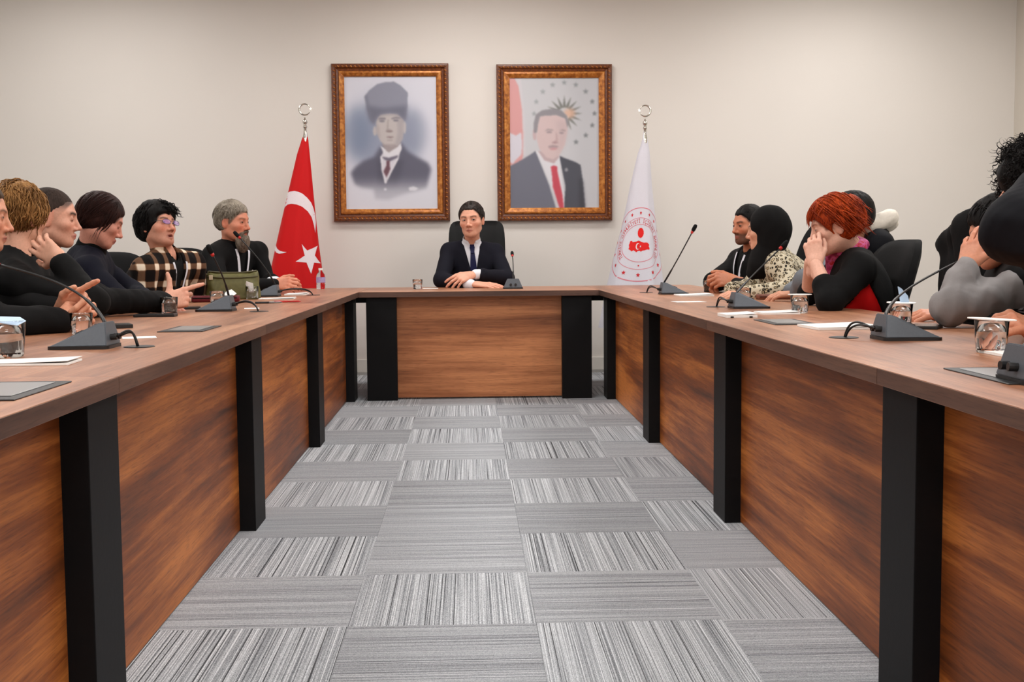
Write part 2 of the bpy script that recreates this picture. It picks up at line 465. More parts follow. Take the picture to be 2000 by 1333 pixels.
def portrait(label, con, mid, x0, x1, z0, z1, ix0, ix1, iz0, iz1, cv):
    cv.a = np.clip((cv.a-mid)*con+mid, 0, 255)
    yb, t = YB, empty('framed_portrait', ((x0+x1)/2, YB, z0))
    ox, oz = t.location.x, t.location.z
    R = lambda prof: ring_prism(x0-ox, x1-ox, z0-oz, z1-oz, prof)
    w = ix0-x0
    v, f = R([(0, -0.001), (0, -0.040), (0.006, -0.050), (0.018, -0.052), (0.030, -0.050), (0.040, -0.036), (0.060, -0.030), (0.064, -0.026), (0.064, -0.001)])
    MB().pyd(v, f).build('outer_molding', FRB, t)
    v, f = R([(0.058, -0.001), (0.058, -0.032), (0.064, -0.042), (0.076, -0.044), (0.090, -0.036), (w+0.003, -0.024), (w+0.003, -0.001)])
    tag(MB().pyd(v, f).build('inner_molding', FRG, t), 'gilded inner slope of the frame')
    # carved rope beading on the outer moulding
    b = bmesh.new()
    W, H = x1-x0, z1-z0
    for (ax, az, dx, dz, L) in ((0.024, 0.024, 1, 0, W-0.048), (0.024, H-0.024, 1, 0, W-0.048), (0.024, 0.024, 0, 1, H-0.048), (W-0.024, 0.024, 0, 1, H-0.048)):
        n = int(L/0.034)
        for i in range(n+1):
            s = i*L/n
            M = Matrix.Translation((ax+dx*s-W/2, -0.052, az+dz*s)) @ Matrix.Rotation(0.7, 4, 'Y') @ Matrix.Diagonal((0.013, 0.007, 0.006, 1))
            bmesh.ops.create_icosphere(b, subdivisions=1, radius=1, matrix=M)
    mb = MB(); mb.add(b); tag(mb.build('beading', FRG, t, True), 'gold rope beading carved round the frame')
    MB().box(ix0-ox-0.02, ix1-ox+0.02, -0.012, -0.002, iz0-oz-0.02, iz1-oz+0.02).build('backing_board', BLACK_STEEL, t)
    print_plane(cv, ix0-ox-0.004, ix1-ox+0.004, iz0-oz-0.004, iz1-oz+0.004, -0.0135, t)
    tag(t, label, 'picture', 'framed portraits on the back wall')

# portrait of a person in a tall fur hat, blue-grey, whitish glass glare mixed into the print colours
cv = Canvas(-97, 840, 0, 1333, 200, 284, (210, 211, 221))
cv.ell(300, 620, 330, 400, (146, 153, 172), 0.85, 150)
cv.ell(40, 560, 130, 260, (128, 140, 162), 0.7, 90)
cv.ell(600, 560, 120, 230, (140, 147, 166), 0.6, 80)
cv.poly([(-40, 960), (10, 900), (90, 840), (200, 800), (260, 700), (470, 660), (540, 750), (640, 810), (740, 865), (770, 930), (720, 1120), (640, 1140), (480, 1180), (330, 1230), (200, 1220), (190, 1130), (60, 1110), (0, 1080)], (112, 112, 127), 1, 26)
cv.poly([(230, 830), (500, 830), (420, 1120), (240, 1120)], (96, 96, 110), 0.7, 30)
cv.poly([(262, 800), (270, 940), (305, 1060), (360, 960), (445, 815), (470, 700), (330, 700)], (206, 204, 212), 1, 6)
cv.poly([(262, 690), (300, 790), (340, 808), (440, 780), (476, 730), (470, 664), (350, 740)], (214, 213, 219), 1, 6)
cv.poly([(262, 800), (300, 1068), (318, 1060), (285, 960), (275, 800)], (225, 224, 228), 0.9, 4)
cv.poly([(445, 815), (310, 1072), (300, 1060), (350, 960), (430, 815)], (222, 221, 226), 0.9, 4)
cv.poly([(275, 800), (345, 812), (440, 786), (430, 812), (350, 850), (300, 830)], (126, 122, 136), 1, 5)
cv.poly([(318, 840), (352, 838), (356, 930), (318, 1010), (290, 950), (318, 890)], (122, 94, 104), 1, 6)
cv.poly([(285, 690), (320, 740), (345, 760), (440, 700), (450, 640), (280, 640)], (166, 158, 160), 1, 10)
cv.ell(210, 545, 20, 48, (186, 180, 181), 1, 6); cv.ell(506, 510, 18, 62, (190, 185, 186), 1, 6)
cv.poly([(220, 450), (250, 370), (480, 360), (500, 440), (498, 520), (484, 620), (448, 680), (380, 702), (320, 690), (262, 645), (232, 570)], (190, 184, 184), 1, 9)
cv.poly([(430, 430), (500, 440), (490, 620), (450, 680), (400, 700), (440, 560)], (172, 166, 170), 0.8, 18)
cv.poly([(225, 470), (250, 500), (262, 640), (300, 680), (240, 600)], (166, 156, 158), 0.7, 14)
cv.poly([(240, 432), (262, 414), (310, 410), (322, 420), (318, 432), (262, 432)], (138, 134, 142), 0.9, 6)
cv.poly([(376, 418), (420, 404), (466, 412), (470, 424), (420, 420), (380, 430)], (138, 134, 142), 0.9, 6)
cv.ell(282, 446, 28, 11, (128, 126, 136), 0.85, 6); cv.ell(422, 440, 28, 11, (128, 126, 136), 0.85, 6)
cv.poly([(338, 430), (352, 430), (345, 520), (385, 540), (360, 556), (318, 548), (328, 520)], (168, 160, 160), 0.8, 7)
cv.ell(356, 548, 36, 10, (146, 132, 134), 0.8, 6)
cv.poly([(318, 606), (350, 598), (372, 600), (406, 604), (372, 614), (350, 612)], (142, 126, 130), 0.95, 5)
cv.ell(360, 636, 30, 8, (166, 154, 156), 0.7, 7); cv.ell(358, 690, 60, 16, (160, 150, 153), 0.6, 10)
cv.poly([(112, 200), (160, 140), (240, 80), (330, 58), (410, 56), (470, 90), (545, 165), (540, 300), (522, 450), (486, 420), (440, 376), (360, 366), (270, 380), (222, 430), (205, 490), (160, 430), (130, 310)], (150, 152, 166), 1, 9)
cv.poly([(120, 290), (300, 320), (535, 290), (522, 450), (486, 420), (440, 376), (360, 366), (270, 380), (222, 430), (205, 490), (160, 430)], (116, 117, 132), 0.75, 34)
cv.poly([(112, 200), (140, 180), (190, 470), (160, 430)], (128, 130, 144), 0.6, 14)
cv.poly([(540, 1110), (590, 1098), (640, 1120), (610, 1140), (545, 1140)], (224, 224, 228), 0.9, 7); cv.ell(305, 1128, 14, 12, (214, 213, 218), 1, 5)
cv.poly([(-97, 1080), (840, 1080), (840, 1333), (-97, 1333)], (212, 213, 221), 0.75, 90)
portrait('framed portrait of a person in a tall grey fur hat and suit, blue-grey backdrop', 1.22, 212, -1.115, -0.152, 1.256, 2.549, -1.015, -0.251, 1.355, 2.447, cv)
# portrait of a person in a dark suit and red tie before a ring of stars, colours paled by painted glass glare
cv = Canvas(25, 895, 45, 1320, 196, 284, (198, 199, 204))
cv.poly([(560, 45), (895, 45), (895, 1320), (700, 1320)], (188, 189, 194), 0.8, 120)
cv.poly([(25, 45), (80, 60), (120, 140), (150, 350), (165, 600), (150, 900), (25, 900)], (212, 158, 158), 0.9, 8)
cv.poly([(25, 580), (90, 610), (140, 580), (150, 700), (140, 790), (90, 840), (60, 880), (25, 860)], (208, 206, 216), 1, 10)
cv.poly([(80, 60), (140, 60), (172, 420), (178, 800), (160, 800), (150, 350), (120, 140)], (206, 202, 208), 0.8, 10)
for i in range(16):
    a = 2*PI*i/16; x, y = 552+288*math.sin(a), 402-295*math.cos(a)
    if i in (9, 10, 11, 8): continue
    g = 150+22*math.cos(a-5.2)
    cv.star(x, y, 30, (g*0.94, g*0.97, g), 0.85, 6)
for i in range(16):
    a = 2*PI*i/16
    for w2, cc in ((0.05, (120, 122, 118)),):
        cv.poly([(552+175*math.sin(a), 402-175*math.cos(a)), (552+60*math.sin(a+0.28), 402-60*math.cos(a+0.28)), (552+60*math.sin(a-0.28), 402-60*math.cos(a-0.28))], cc, 0.8, 5)
cv.ell(600, 400, 56, 46, (214, 178, 158), 0.85, 22)
cv.poly([(25, 905), (130, 850), (230, 790), (275, 758), (400, 1080), (470, 1320), (25, 1320)], (122, 124, 137), 1, 7)
cv.poly([(500, 805), (560, 830), (660, 868), (705, 895), (725, 1050), (748, 1320), (540, 1320), (560, 1100)], (92, 94, 104), 1, 7)
cv.poly([(690, 1000), (725, 1050), (748, 1320), (690, 1320)], (72, 72, 80), 0.7, 26)
cv.poly([(275, 752), (330, 870), (430, 1120), (520, 1320), (545, 1320), (545, 1180), (500, 800), (440, 830)], (214, 214, 220), 1, 6)
cv.poly([(420, 910), (450, 896), (482, 910), (484, 960), (530, 1180), (545, 1320), (505, 1320), (440, 1110), (430, 980)], (196, 92, 106), 1, 5)
cv.poly([(300, 760), (480, 760), (500, 820), (450, 880), (360, 850)], (190, 172, 176), 1, 10)
cv.ell(268, 600, 20, 55, (196, 176, 180), 1, 7)
cv.poly([(285, 470), (310, 400), (430, 370), (550, 400), (582, 470), (580, 560), (556, 700), (500, 800), (440, 838), (380, 820), (310, 740), (285, 640)], (206, 188, 189), 1, 10)
cv.poly([(470, 470), (582, 470), (580, 600), (540, 730), (470, 830), (500, 640)], (192, 176, 179), 0.6, 34)
cv.poly([(262, 590), (258, 500), (280, 410), (340, 370), (430, 356), (520, 368), (575, 420), (592, 500), (580, 540), (560, 450), (480, 418), (380, 420), (320, 430), (302, 500), (290, 580)], (152, 150, 156), 1, 10)
cv.poly([(360, 570), (390, 548), (440, 552), (446, 566), (400, 562)], (158, 148, 152), 0.8, 7); cv.poly([(500, 566), (530, 552), (562, 560), (560, 574), (530, 566)], (158, 148, 152), 0.8, 7)
cv.ell(406, 580, 28, 9, (146, 136, 142), 0.75, 7); cv.ell(524, 586, 22, 9, (146, 136, 142), 0.75, 7)
cv.poly([(470, 570), (484, 600), (492, 670), (450, 684), (440, 672), (470, 650)], (186, 164, 166), 0.8, 8); cv.ell(462, 680, 34, 10, (168, 144, 148), 0.7, 8)
cv.poly([(395, 712), (440, 700), (480, 706), (498, 716), (480, 730), (400, 730)], (168, 152, 156), 0.8, 9)
cv.poly([(404, 734), (450, 728), (490, 734), (470, 748), (420, 748)], (196, 150, 156), 0.8, 6)
cv.ell(568, 940, 16, 18, (160, 160, 166), 0.9, 5)
portrait('framed portrait of a person in dark suit and red tie under a ring of stars', 1.18, 205, 0.244, 1.203, 1.250, 2.540, 0.350, 1.104, 1.350, 2.443, cv)

# ---------------------------------------------------------------- flags on poles
def densify(poly, step):
    r = []
    for i, p in enumerate(poly):
        q = poly[(i+1) % len(poly)]; d = math.dist(p, q); n = max(1, int(d/step))
        for k in range(n): r.append((p[0]+(q[0]-p[0])*k/n, p[1]+(q[1]-p[1])*k/n))
    return r
class Flag:
    """cloth draped round a pole as a cone; rows = (z, x_left, x_right)"""
    def __init__(s, rows, yc, folds, px):
        r = np.array(rows); s.z = r[::-1, 0]; s.l = r[::-1, 1]; s.r = r[::-1, 2]; s.yc = yc; s.folds = folds; s.px = px
    def at(s, z, phi, off=0.0):
        """phi: 0 front, +-pi/2 the sides"""
        z = np.asarray(z, float); phi = np.asarray(phi, float)
        xl = np.interp(z, s.z, s.l); xr = np.interp(z, s.z, s.r)
        xc, w = (xl+xr)/2, (xr-xl)/2
        t = np.clip((s.z[-1]-z)/(s.z[-1]-s.z[0]), 0, 1)
        f = 0
        for (ph, wd, am) in s.folds: f = f + am*t*np.exp(-((phi-ph)/wd)**2)
        k = 1 + f
        x = xc + (w*k+off)*np.sin(phi); y = s.yc - (w*0.72*k+off)*np.cos(phi)
        return np.stack([x, y, z+0*x], -1)
    def phi_of(s, x, z):
        xl = np.interp(z, s.z, s.l); xr = np.interp(z, s.z, s.r)
        return math.asin(max(-0.999, min(0.999, (x-(xl+xr)/2)/((xr-xl)/2))))
    def cloth(s, m, parent, n=96):
        zs = np.linspace(s.z[0], s.z[-1], 70); ph = np.linspace(-PI, PI, n, endpoint=False)
        P, Z = np.meshgrid(ph, zs)
        V = s.at(Z, P).reshape(-1, 3)
        i = np.arange(len(zs)*n).reshape(len(zs), n); j = np.roll(i, -1, 1)
        F = np.stack([i[:-1].ravel(), j[:-1].ravel(), j[1:].ravel(), i[1:].ravel()], 1)
        return mesh_obj('cloth', V-np.array(parent.location), F, m, parent, True)
    def patch(s, polys, name, m, parent, mapf, step=0.012, off=0.0012):
        """flat outlines (with holes) mapped onto the cloth surface"""
        b = bmesh.new()
        for poly in polys:
            vs = [b.verts.new((x, y, 0)) for x, y in densify(poly, step)]
            es = [b.edges.new((vs[k], vs[(k+1) % len(vs)])) for k in range(len(vs))]
        bmesh.ops.triangle_fill(b, edges=b.edges[:], use_beauty=True)
        for _ in range(3):
            le = [e for e in b.edges if e.calc_length() > step*1.5]
            if not le: break
            bmesh.ops.subdivide_edges(b, edges=le, cuts=1); bmesh.ops.triangulate(b, faces=b.faces[:])
        for v in b.verts:
            z, p = mapf(v.co.x, v.co.y); v.co = Vector(s.at(z, p, off)) - Vector(parent.location)
        bmesh.ops.recalc_face_normals(b, faces=b.faces[:])
        mb = MB(); mb.add(b); return mb.build(name, m, parent, True)
def cloth_mat(name, rgb, sheen=0.3):
    k = NT(name); c = lin(rgb); n = k.noise(k.coords((300, 300, 300)), 1.0, 2)
    k.col(k.ramp(n, [(0.3, [x*0.93 for x in c]), (0.7, c)])); k.set(Roughness=0.6); k.b.inputs['Specular IOR Level'].default_value = 0.25; k.b.inputs['Sheen Weight'].default_value = sheen*0.3
    k.bump(n, 0.08, 0.001); return k.m
FLAG_RED = cloth_mat('red_satin', (204, 4, 10), 0.0); FLAG_WHITE = cloth_mat('white_satin', (218, 216, 226)); EMB_RED = cloth_mat('red_print', (206, 34, 44)); EMB_PINK = cloth_mat('pale_red_print', (222, 132, 146)); EMB_MAP = cloth_mat('bright_red_print', (226, 26, 24))
FLAG_STAR = cloth_mat('white_appliqué', (238, 226, 232))
def flag_pole(parent, x, y, ztop, mirror, tilt=0.0):
    sx = -1 if mirror else 1
    b = MB(); b.tube([(0, 0, 0.03), (0, 0, ztop-0.33)], 0.014, 14); b.build('pole', CHROME, parent, True)
    b = MB(); b.lathe([(0.0, 0.0), (0.16, 0.0), (0.165, 0.012), (0.15, 0.022), (0.05, 0.032), (0.022, 0.06), (0.0, 0.06)], 28); b.build('pole_base', CHROME, parent, True)
    M = Matrix.Translation((0, 0, ztop-0.40))
    b = MB(); b.lathe([(0, 0.0), (0.019, 0.0), (0.021, 0.10), (0.018, 0.135), (0.013, 0.17), (0.010, 0.20), (0.015, 0.206), (0.017, 0.216), (0.010, 0.226), (0.012, 0.235), (0.019, 0.245), (0.018, 0.262), (0.008, 0.272), (0.006, 0.285), (0, 0.285)], 18, M); f = b.build('finial', CHROME, parent, True)
    # crescent ring with a star closing it
    c0 = Vector((0, 0, ztop-0.052)); R = 0.043
    pts = []
    for i in range(33):
        a = 0.30 + (2*PI-0.6)*i/32
        pts.append(c0+Vector((sx*R*math.cos(a), 0, R*math.sin(a))))
    rad = [0.0016+0.0062*math.sin(PI*i/32)**0.7 for i in range(33)]
    b = MB(); b.tube(pts, rad, 10); b.build('crescent', CHROME, f, True)
    sv, sf = [], []
    for yy in (-0.004, 0.004):
        for i in range(10):
            a = PI/2+PI*i/5; r = 0.014 if i % 2 == 0 else 0.006
            sv.append((sx*(R+0.004)+r*math.cos(a), yy, c0.z+0.005+r*math.sin(a)))
    sf = [tuple(range(10)), tuple(range(19, 9, -1))]+[(i, (i+1) % 10, 10+(i+1) % 10, 10+i) for i in range(10)]
    MB().pyd(sv, sf).build('star', CHROME, f)
def rows_from(*pts): return [(a[2], a[0], b[0]) for a, b in pts]
FY = 9.42
t = empty('flag', ((-1.283, 9.420, 1.928)[0], FY, 0))
rw = rows_from(((-1.289, 9.420, 1.932), (-1.271, 9.420, 1.932)), ((-1.308, 9.420, 1.904), (-1.260, 9.420, 1.904)), ((-1.321, 9.420, 1.864), (-1.257, 9.420, 1.864)), ((-1.351, 9.420, 1.776), (-1.250, 9.420, 1.775)), ((-1.426, 9.420, 1.483), (-1.228, 9.420, 1.481)), ((-1.488, 9.420, 1.240), (-1.209, 9.420, 1.238)), ((-1.533, 9.420, 1.058), (-1.192, 9.420, 1.055)), ((-1.573, 9.420, 0.888), (-1.172, 9.420, 0.884)), ((-1.614, 9.420, 0.713), (-1.159, 9.420, 0.709)), ((-1.687, 9.420, 0.366), (-1.137, 9.420, 0.360)))
fl = Flag(rw, FY, [(0.0, 0.16, 0.10), (0.42, 0.16, -0.10), (-0.75, 0.3, 0.05), (0.85, 0.2, 0.07), (2.2, 0.3, -0.2), (-2.2, 0.3, -0.2)], None)
fl.cloth(FLAG_RED, t)
flag_pole(t, 0, 0, (-1.278, 9.420, 2.180)[2], False)
xz = lambda q: (q[0], q[2])
mp = lambda x, z: (z, fl.phi_of(x, z))
cres = [(-1.457, 9.420, 1.370), (-1.441, 9.420, 1.430), (-1.428, 9.420, 1.478), (-1.398, 9.420, 1.483), (-1.366, 9.420, 1.485), (-1.333, 9.420, 1.478), (-1.301, 9.420, 1.462), (-1.270, 9.420, 1.433), (-1.242, 9.420, 1.392), (-1.227, 9.420, 1.352), (-1.216, 9.420, 1.299), (-1.212, 9.420, 1.234), (-1.215, 9.420, 1.157), (-1.224, 9.420, 1.214), (-1.241, 9.420, 1.279), (-1.268, 9.420, 1.328), (-1.304, 9.420, 1.360), (-1.348, 9.420, 1.379), (-1.392, 9.420, 1.385), (-1.424, 9.420, 1.380), (-1.449, 9.420, 1.361), (-1.468, 9.420, 1.333)]
fl.patch([[xz(q) for q in cres]], 'crescent', FLAG_STAR, t, mp)
hornp = [(-1.528, 9.420, 1.060), (-1.509, 9.420, 1.034), (-1.485, 9.420, 1.017), (-1.461, 9.420, 1.009), (-1.431, 9.420, 1.005), (-1.457, 9.420, 0.997), (-1.490, 9.420, 0.994), (-1.518, 9.420, 1.003), (-1.537, 9.420, 1.022)]
fl.patch([[xz(q) for q in hornp]], 'crescent', FLAG_STAR, t, mp)
star = [(-1.311, 9.420, 1.069), (-1.270, 9.420, 1.017), (-1.199, 9.420, 1.054), (-1.222, 9.420, 0.978), (-1.179, 9.420, 0.915), (-1.228, 9.420, 0.921), (-1.246, 9.420, 0.834), (-1.274, 9.420, 0.922), (-1.359, 9.420, 0.931), (-1.287, 9.420, 0.977)]
fl.patch([[xz(q) for q in star]], 'star', FLAG_STAR, t, mp)
tag(t, 'red flag with white crescent and star on a chrome pole behind the corner', 'flag', 'flags on chrome poles')

t = empty('flag', ((1.419, 9.420, 1.916)[0], FY, 0))
rw = rows_from(((1.406, 9.420, 1.944), (1.433, 9.420, 1.944)), ((1.400, 9.420, 1.900), (1.437, 9.420, 1.900)), ((1.382, 9.420, 1.831), (1.448, 9.420, 1.831)), ((1.359, 9.420, 1.770), (1.456, 9.420, 1.770)), ((1.301, 9.420, 1.527), (1.473, 9.420, 1.526)), ((1.266, 9.420, 1.355), (1.491, 9.420, 1.354)), ((1.223, 9.420, 1.159), (1.512, 9.420, 1.157)), ((1.162, 9.420, 0.938), (1.541, 9.420, 0.935)), ((1.110, 9.420, 0.725), (1.569, 9.420, 0.720)), ((1.037, 9.420, 0.378), (1.628, 9.420, 0.372)))
fw2 = Flag(rw, FY, [(0.45, 0.2, 0.12), (-0.1, 0.22, -0.10), (0.9, 0.2, -0.10), (-0.8, 0.22, 0.09), (2.2, 0.3, -0.2), (-2.2, 0.3, -0.2)], None)
fw2.cloth(FLAG_WHITE, t)
flag_pole(t, 0, 0, (1.410, 9.420, 2.159)[2], True)
ZC, ZR = (1.349, 9.420, 1.058)[2], ((1.349, 9.420, 1.355)[2]-(1.349, 9.420, 0.764)[2])/2
def seal(x, y):
    return ZC + y*ZR*(1-0.05*y), 1.72*x - 0.02
def circ(r, n=64, c=(0, 0), k=1.0): return [(c[0]+k*r*math.cos(2*PI*i/n), c[1]+r*math.sin(2*PI*i/n)) for i in range(n)]
emb = empty('seal', (0, 0, 0)); emb.parent = t; emb.location = (0, 0, 0)
class _P: pass
def sp(polys, name, m, off=0.0012, step=0.06):
    o = fw2.patch(polys, name, m, t, seal, step, off); o.parent = emb; return o
for r, wd, m in ((1.0, 0.026, EMB_PINK), (0.70, 0.014, EMB_PINK), (0.513, 0.016, EMB_PINK)):
    sp([circ(r, 72), circ(r-wd, 72)], 'ring', m)
for i in range(16):
    a = 2*PI*i/16; cx, cy, r = 0.845*math.sin(a), 0.835*math.cos(a), 0.062
    sp([[(cx+0.8*(r if k % 2 == 0 else r*0.45)*math.sin(PI*k/5), cy+(r if k % 2 == 0 else r*0.45)*math.cos(PI*k/5)) for k in range(10)]], 'star', EMB_RED, step=0.05)
sp([circ(0.022, 12, (0, -0.60), 0.8)], 'dot', EMB_RED)
sp([[(0.02+0.092*math.cos(2*PI*i/28)*(1+0.05*(i % 2)), 0.27+0.135*math.sin(2*PI*i/28)*(1+0.05*(i % 2))) for i in range(28)]], 'sun', EMB_MAP)
sp([[(0.02, 0.155), (0.045, 0.15), (0.03, 0.10)]], 'sun_point', EMB_MAP)
mapo = [(-0.275, 0.03), (-0.25, 0.055), (-0.215, 0.045), (-0.20, 0.015), (-0.15, 0.02), (-0.09, 0.03), (-0.05, 0.055), (0.0, 0.05), (0.05, 0.02), (0.12, 0.0), (0.18, 0.005), (0.225, -0.005), (0.245, -0.04), (0.262, -0.06), (0.245, -0.10), (0.265, -0.15), (0.26, -0.19), (0.20, -0.185), (0.14, -0.205), (0.08, -0.215), (0.05, -0.245), (0.025, -0.22), (-0.03, -0.22), (-0.07, -0.255), (-0.11, -0.225), (-0.16, -0.20), (-0.19, -0.235), (-0.235, -0.20), (-0.29, -0.17), (-0.275, -0.12), (-0.295, -0.06), (-0.28, -0.02)]
sp([mapo], 'map', EMB_MAP)
sp([[(-0.045+0.055*math.cos(a), -0.10+0.088*math.sin(a)) for a in np.linspace(0.55, 2*PI-0.55, 22)]+[(-0.028+0.042*math.cos(a), -0.10+0.068*math.sin(a)) for a in np.linspace(2*PI-0.75, 0.75, 20)]], 'crescent', FLAG_STAR, 0.0022, 0.05)
sp([[(0.03+0.024*(1 if k % 2 == 0 else 0.4)*math.sin(PI*k/5), -0.10+0.036*(1 if k % 2 == 0 else 0.4)*math.cos(PI*k/5)) for k in range(10)]], 'star', FLAG_STAR, 0.0022, 0.05)
def glyph_mesh(ch):
    cu = bpy.data.curves.new('glyph', 'FONT'); cu.body = ch; cu.size = 1.0; cu.align_x = 'CENTER'; cu.resolution_u = 2
    o = bpy.data.objects.new('glyph', cu); COL.objects.link(o); bpy.context.view_layer.update()
    me = bpy.data.meshes.new_from_object(o.evaluated_get(bpy.context.evaluated_depsgraph_get()))
    b = bmesh.new(); b.from_mesh(me); bpy.data.meshes.remove(me); bpy.data.objects.remove(o); bpy.data.curves.remove(cu)
    return b
TXT = 'TÜRKİYE CUMHURİYETİ İÇİŞLERİ BAKANLIĞI'
cache = {}
for i, ch in enumerate(TXT):
    if ch == ' ': continue
    a = math.radians(-132 + 264*i/(len(TXT)-1))
    b = glyph_mesh(ch)
    ca, sa = math.cos(a), math.sin(a)
    for v in b.verts:
        x, y = v.co.x*0.15*0.85, (v.co.y)*0.15
        r = 0.545+y
        z, p = seal((r*sa + x*ca), (r*ca - x*sa)); v.co = Vector(fw2.at(z, p, 0.0013)) - t.location
    bmesh.ops.recalc_face_normals(b, faces=b.faces[:])
    mb = MB(); mb.add(b); o = mb.build('letter', EMB_RED, emb)
tag(t, 'white flag with a round red seal and map on a chrome pole', 'flag', 'flags on chrome poles')

# ---------------------------------------------------------------- gooseneck microphones
def ellipse_disc(m, cx, cy, z, rx, ry, h, parent, name, n=28):
    b = MB(); b.lathe([(0, 0), (1, 0), (1.0, h*0.6), (0.95, h), (0.0, h)], n, Matrix.Translation((cx, cy, z)) @ Matrix.Diagonal((rx, ry, 1, 1)))
    return b.build(name, m, parent)
def microphone(label, loc, ang, tip, ctrl=None, L=0.165, W=0.070, H=0.072, cable_to=None, ring=True, bend=0.5):
    """loc: aisle-end middle of the base on the table; the base slopes down towards the user (local +x)"""
    t = empty('gooseneck_microphone', loc, ang)
    def loc_of(p):
        d = Vector(p)-Vector(loc); c, s = math.cos(-ang), math.sin(-ang); return Vector((d.x*c-d.y*s, d.x*s+d.y*c, d.z))
    b = MB()
    n = 6
    out = []
    for (cx, cy, q) in ((0, -W, 2), (L, -W, 3), (L, W, 0), (0, W, 1)):
        r = 0.018
        ccx, ccy = cx + (r if cx == 0 else -r), cy + (r if cy < 0 else -r)
        a0 = {2: PI, 3: 1.5*PI, 0: 0, 1: 0.5*PI}[q]
        for k in range(n+1): out.append((ccx+r*math.cos(a0+k*PI/2/n), ccy+r*math.sin(a0+k*PI/2/n)))
    m2 = len(out)
    b.pyd([(x, y, 0) for x, y in out]+[(x, y, 0.009) for x, y in out], [tuple(range(m2))[::-1], tuple(range(m2, 2*m2))]+[(i, (i+1) % m2, m2+(i+1) % m2, m2+i) for i in range(m2)])
    b.build('base_plate', DARK_PLASTIC, t)
    w0, w1 = W-0.004, 0.040
    V = [(0.004, -w0, 0.009), (L-0.006, -w0, 0.009), (L-0.006, w0, 0.009), (0.004, w0, 0.009), (0.013, -w1, H), (0.035, -w1, H-0.003), (L-0.02, -w0*0.72, 0.016), (L-0.02, w0*0.72, 0.016), (0.035, w1, H-0.003), (0.013, w1, H)]
    F = [(0, 1, 2, 3), (0, 4, 5, 6, 1), (3, 2, 7, 8, 9), (0, 3, 9, 4), (4, 9, 8, 5), (5, 8, 7, 6), (6, 7, 2, 1)]
    b = bmesh.new(); vs = [b.verts.new(v) for v in V]
    for f in F: b.faces.new([vs[i] for i in f])
    bmesh.ops.recalc_face_normals(b, faces=b.faces[:])
    bmesh.ops.bevel(b, geom=b.edges[:], offset=0.0022, segments=2, affect='EDGES')
    mb = MB(); mb.add(b); mb.build('base', GREY_METAL, t)
    # buttons on the slope, jacks on the aisle end
    sl = math.atan2(H-0.019, L-0.055)
    for k, yy in enumerate((-0.018, 0.018)):
        M = Matrix.Translation((0.09, yy, H-0.003-(0.09-0.035)*math.tan(sl)+0.0006)) @ Matrix.Rotation(sl, 4, 'Y')
        mb = MB(); mb.box(-0.011, 0.011, -0.009, 0.009, -0.001, 0.003, 0.001, 1, M); mb.build('button', DARK_PLASTIC, t)
        mb = MB(); mb.tube([(0.012, yy, 0.030), (-0.010, yy*0.9, 0.031)], 0.0085, 12); mb.build('plug', DARK_PLASTIC, t)
    p0 = Vector((0.024, 0, H-0.008)); p3 = loc_of(tip)
    d = p3-p0
    c1 = p0+Vector((0.0, 0, 1))*d.length*0.34 if ctrl is None else loc_of(ctrl)
    c2 = p0+d*0.62+Vector((0, 0, d.length*0.10)) if ctrl is None else p3-(p3-loc_of(ctrl))*0.55
    pts = bez(p0, c1, c2, p3, 26)
    mb = MB(); mb.tube(pts[:-3], [0.0052]*7+[0.0036]*(len(pts)-10), 10); mb.build('gooseneck', DARK_PLASTIC, t, True)
    ax = (pts[-1]-pts[-4]).normalized(); q = pts[-4]
    if ring:
        mb = MB(); mb.tube([q, q+ax*0.006, q+ax*0.016], [0.005, 0.0082, 0.0082], 14); mb.build('light_ring', RED_PLASTIC, t, True)
    M = Matrix.Translation(q+ax*0.016) @ ax.to_track_quat('Z', 'Y').to_matrix().to_4x4()
    mb = MB(); mb.lathe([(0, 0), (0.0095, 0.0), (0.0115, 0.008), (0.0115, 0.030), (0.0085, 0.040), (0, 0.043)], 18, M); mb.build('foam_windscreen', BLACK_FABRIC, t, True)
    if cable_to:
        g = loc_of(cable_to)
        for k, yy in enumerate((-0.018, 0.018)):
            e = g+Vector((0.004, yy*0.25, 0.002)); s0 = Vector((-0.008, yy*0.9, 0.031))
            mb = MB(); mb.tube(bez(s0, s0+Vector((-0.035, 0, 0.016+0.006*k)), e+Vector((0.012, 0, 0.045+0.012*k)), e, 12), 0.0032, 8); mb.build('cable', DARK_PLASTIC, t, True)
    return tag(t, label, 'microphone', 'gooseneck microphones on the tables')
TABS = [o for o in COL.objects if o.name.startswith('conference_table')]
def table_at(x, y):
    for o in TABS:
        bb = [c for c in o.children if c.name.startswith('tabletop')][0]
        xs = [o.location.x+v.co.x for v in bb.data.vertices]; ys = [o.location.y+v.co.y for v in bb.data.vertices]
        if min(xs) <= x <= max(xs) and min(ys) <= y <= max(ys): return o
    return TABS[0]
def grommet(p):
    tb = table_at(p[0], p[1]); l = tb.location
    ellipse_disc(DARK_PLASTIC, p[0]-l.x, p[1]-l.y, TZ, 0.042, 0.042, 0.0025, tb, 'cable_grommet')
def socket_box(p, lx, ly, rz=0.0):
    tb = table_at(p[0], p[1]); l = tb.location
    M = Matrix.Translation((p[0]-l.x, p[1]-l.y, TZ)) @ Matrix.Rotation(rz, 4, 'Z')
    mb = MB(); mb.box(-lx/2, lx/2, -ly/2, ly/2, 0.0, 0.003, 0.001, 1, M); f = mb.build('socket_box', DARK_PLASTIC, tb)
    mb = MB(); mb.box(-lx/2+0.022, lx/2-0.022, -ly/2+0.045, ly/2-0.03, 0.003, 0.0045, 0.0005, 1, M); mb.build('lid', SATIN, f)
SATIN = mat('satin_aluminium', (150, 150, 150), 0.35, 0.6)
